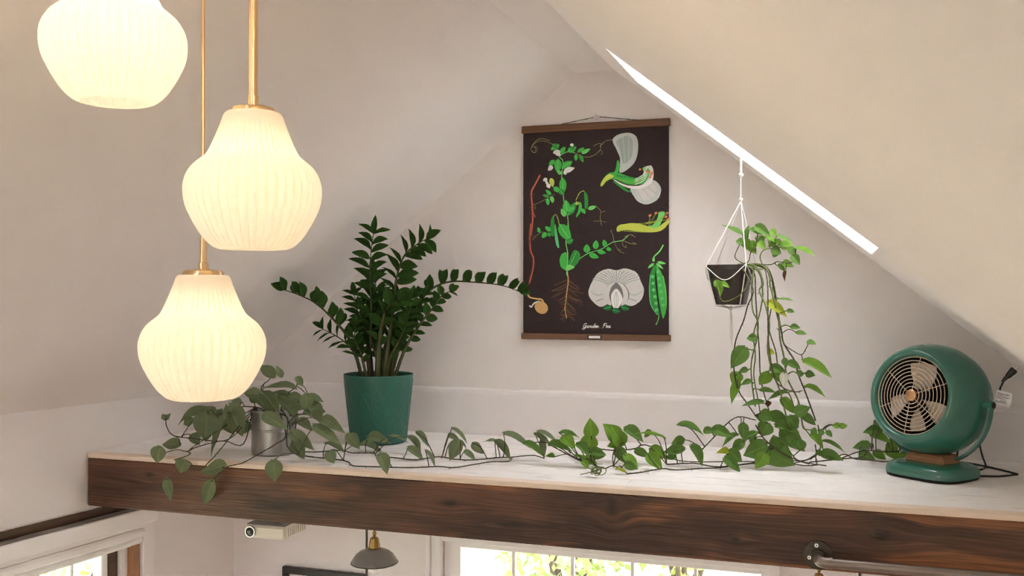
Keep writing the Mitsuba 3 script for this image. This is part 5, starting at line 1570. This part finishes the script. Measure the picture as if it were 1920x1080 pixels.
def enamel_lamp(u, v_top, v_rim, half_px, y, label):
    k = thing('enamel_pendant_lamp', label, 'lamp')
    px = y / (ray(u, v_rim)[1] * FOCAL)
    c = at_y(u, v_rim, y)
    s = half_px * px / 0.088
    sh = [(0.088, 0.0), (0.0885, 0.002), (0.086, 0.006), (0.081, 0.016), (0.071, 0.029), (0.056, 0.040), (0.040, 0.0465), (0.036, 0.047), (0.034, 0.050), (0.024, 0.052), (0.020, 0.053)]
    inner = [(r * 0.975, z - 0.002) for r, z in sh]
    obj('shade', xf(lathe([(q[0] * s, q[1] * s) for q in sh], 64), move(c)), 'grey_enamel', k, True)
    obj('shade_lining', xf(lathe([(q[0] * s, q[1] * s) for q in inner[::-1]], 64), move(c)), 'opal_white', k, True)
    tr = trimesh.creation.torus(0.0885 * s, 0.0019 * s, major_sections=64, minor_sections=8)
    obj('rim', xf(tr, move(c)), 'dark_enamel', k, 40)
    so = [(0.021, 0.051), (0.0225, 0.056), (0.0210, 0.060), (0.0215, 0.064), (0.0165, 0.090), (0.0120, 0.094), (0.006, 0.096), (0.0045, 0.100), (0.0085, 0.106), (0.0085, 0.112), (0.004, 0.117), (0.003, 0.125), (0.0, 0.125)]
    obj('socket', xf(lathe([(q[0] * s, q[1] * s) for q in so], 32), move(c)), 'aged_brass', k, 30)
    obj('bulb', xf(lathe([(0.0, -0.040 * s), (0.016 * s, -0.037 * s), (0.026 * s, -0.026 * s), (0.030 * s, -0.010 * s), (0.024 * s, 0.014 * s), (0.012 * s, 0.05 * s)], 32), move(c)), 'opal_white', k, True)
    obj('stem', cyl(c + [0, 0, 0.12 * s], [c[0], c[1], ZS - 0.040], 0.0028, 12), 'aged_brass', k, 40)


enamel_lamp(702, 1003, 1054, 43.5, 2.90, 'grey enamel dome pendant lamp with a brass socket, under the shelf')
enamel_lamp(1535.5, 1068, 1122, 43.5, 2.90, 'pendant lamp below the pipe flange, only its brass finial in view')
for u, y, lab in ((687.5, 3.10, 'thin grey rod hanging just left of the grey enamel lamp'), (1612, 3.10, 'thin dark rod hanging below the pipe rail')):
    p = at_y(u, 1040, y)
    t = thing('hanging_rod', lab, 'rod')
    obj('rod', cyl([p[0], y, 1.2], [p[0], y, ZS - 0.046], 0.0042, 12), 'dark_iron', t, 40)
    obj('ceiling_cap', xf(lathe([(0.0, -0.012), (0.012, -0.012), (0.02, 0.0), (0.0, 0.0)], 24), move([p[0], y, ZS - 0.0402])), 'dark_iron', t, 40)

pf = thing('picture_frame', 'black picture frame with a white mat on the wall under the shelf', 'picture frame')
f0, f1 = at_y(529, 1062, YW - 0.02), at_y(684, 1075, YW - 0.02)
x0, x1, zt = f0[0], f1[0], f0[2]
zb = zt - 0.30
W = 0.027
for lo, hi in (((x0, zt - W), (x1, zt)), ((x0, zb), (x1, zb + W)), ((x0, zb + W), (x0 + W, zt - W)), ((x1 - W, zb + W), (x1, zt - W))):
    obj('moulding', box((lo[0], YW - 0.022, lo[1]), (hi[0], YW - 0.001, hi[1]), 0.002), 'frame_black', pf)
obj('mat', box((x0 + W, YW - 0.010, zb + W), (x1 - W, YW - 0.006, zt - W)), 'mat_board', pf)

# ------------------------------------------------------------------ the garden outside
def ground_z(x, y):
    return -0.55 + 0.10 * np.maximum(y - 5, 0) * 0.9 + 0.25 * (meshkit.fbm(np.stack([x * 0.25, y * 0.25, 0 * x], -1), 3) - 0.5)


gx, gy = np.meshgrid(np.linspace(-26, 22, 49), np.linspace(-12, 40, 53), indexing='ij')
gv = np.stack([gx, gy, ground_z(gx, gy)], -1).reshape(-1, 3)
n1 = gx.shape[1]
i, j = np.meshgrid(np.arange(gx.shape[0] - 1), np.arange(n1 - 1), indexing='ij')
gq = np.stack([i * n1 + j, (i + 1) * n1 + j, (i + 1) * n1 + j + 1, i * n1 + j + 1], -1).reshape(-1, 4)
gk = obj('lawn', (gv, gq), 'grass', None, True)
labels[gk] = {'label': 'pale patchy grass sloping up outside the windows', 'category': 'grass', 'kind': 'stuff'}


def shrub(x, y, h, r, m, label, leaves=900, bare=False):
    k = thing('garden_shrub', label, 'shrub')
    z0 = float(ground_z(np.array(x), np.array(y)))
    br = []
    for q in range(9):
        a = rng.uniform(0, 2 * np.pi)
        e = np.array([x + math.cos(a) * r * rng.uniform(0.4, 0.9), y + math.sin(a) * r * rng.uniform(0.4, 0.9), z0 + h * rng.uniform(0.7, 1.0)])
        b = np.array([x, y, z0 - 0.05])
        br.append(tube([b, (b + e) / 2 + rng.normal(size=3) * 0.1, e], [0.035, 0.02, 0.006], 6, 4))
        if bare:
            for w in range(4):
                s_ = b + (e - b) * rng.uniform(0.4, 0.9)
                br.append(tube([s_, s_ + rng.normal(size=3) * 0.3 + [0, 0, 0.15]], [0.010, 0.003], 5))
    obj('branches', join(*br), 'bark', k, True)
    c = rng.normal(size=(leaves, 3))
    c = c / np.linalg.norm(c, axis=1, keepdims=True) * (rng.random((leaves, 1)) ** 0.4) * np.array([r, r, h * 0.45]) + [x, y, z0 + h * 0.6]
    a, b = rng.normal(size=(leaves, 3)), rng.normal(size=(leaves, 3))
    a /= np.linalg.norm(a, axis=1, keepdims=True)
    b -= a * (a * b).sum(1, keepdims=True)
    b /= np.linalg.norm(b, axis=1, keepdims=True)
    a *= 0.055
    b *= 0.034
    v = np.stack([c - a, c + b, c + a, c - b], 1).reshape(-1, 3)
    f = np.arange(leaves)[:, None] * 4
    fk_ = obj('foliage', (v, np.vstack([f + [0, 1, 2], f + [0, 2, 3]])), m, k)
    labels[fk_] = {'label': 'small green leaves', 'kind': 'stuff'}


shrub(-2.3, 8.6, 1.5, 0.75, 'foliage_a', 'green garden shrub behind the left pane of the window under the shelf')
shrub(-1.35, 9.2, 1.6, 0.6, 'foliage_b', 'yellow green shrub behind the second pane of the window under the shelf', 500)
shrub(-0.35, 9.8, 1.7, 0.6, 'foliage_c', 'bare branched shrub behind the middle panes of the window', 120, True)
shrub(0.6, 10.2, 1.7, 0.7, 'foliage_c', 'sparse shrub behind the right pane of the window under the shelf', 160, True)
shrub(-5.6, 5.4, 1.5, 0.9, 'foliage_b', 'pale green shrub outside the side window at the left', 700)
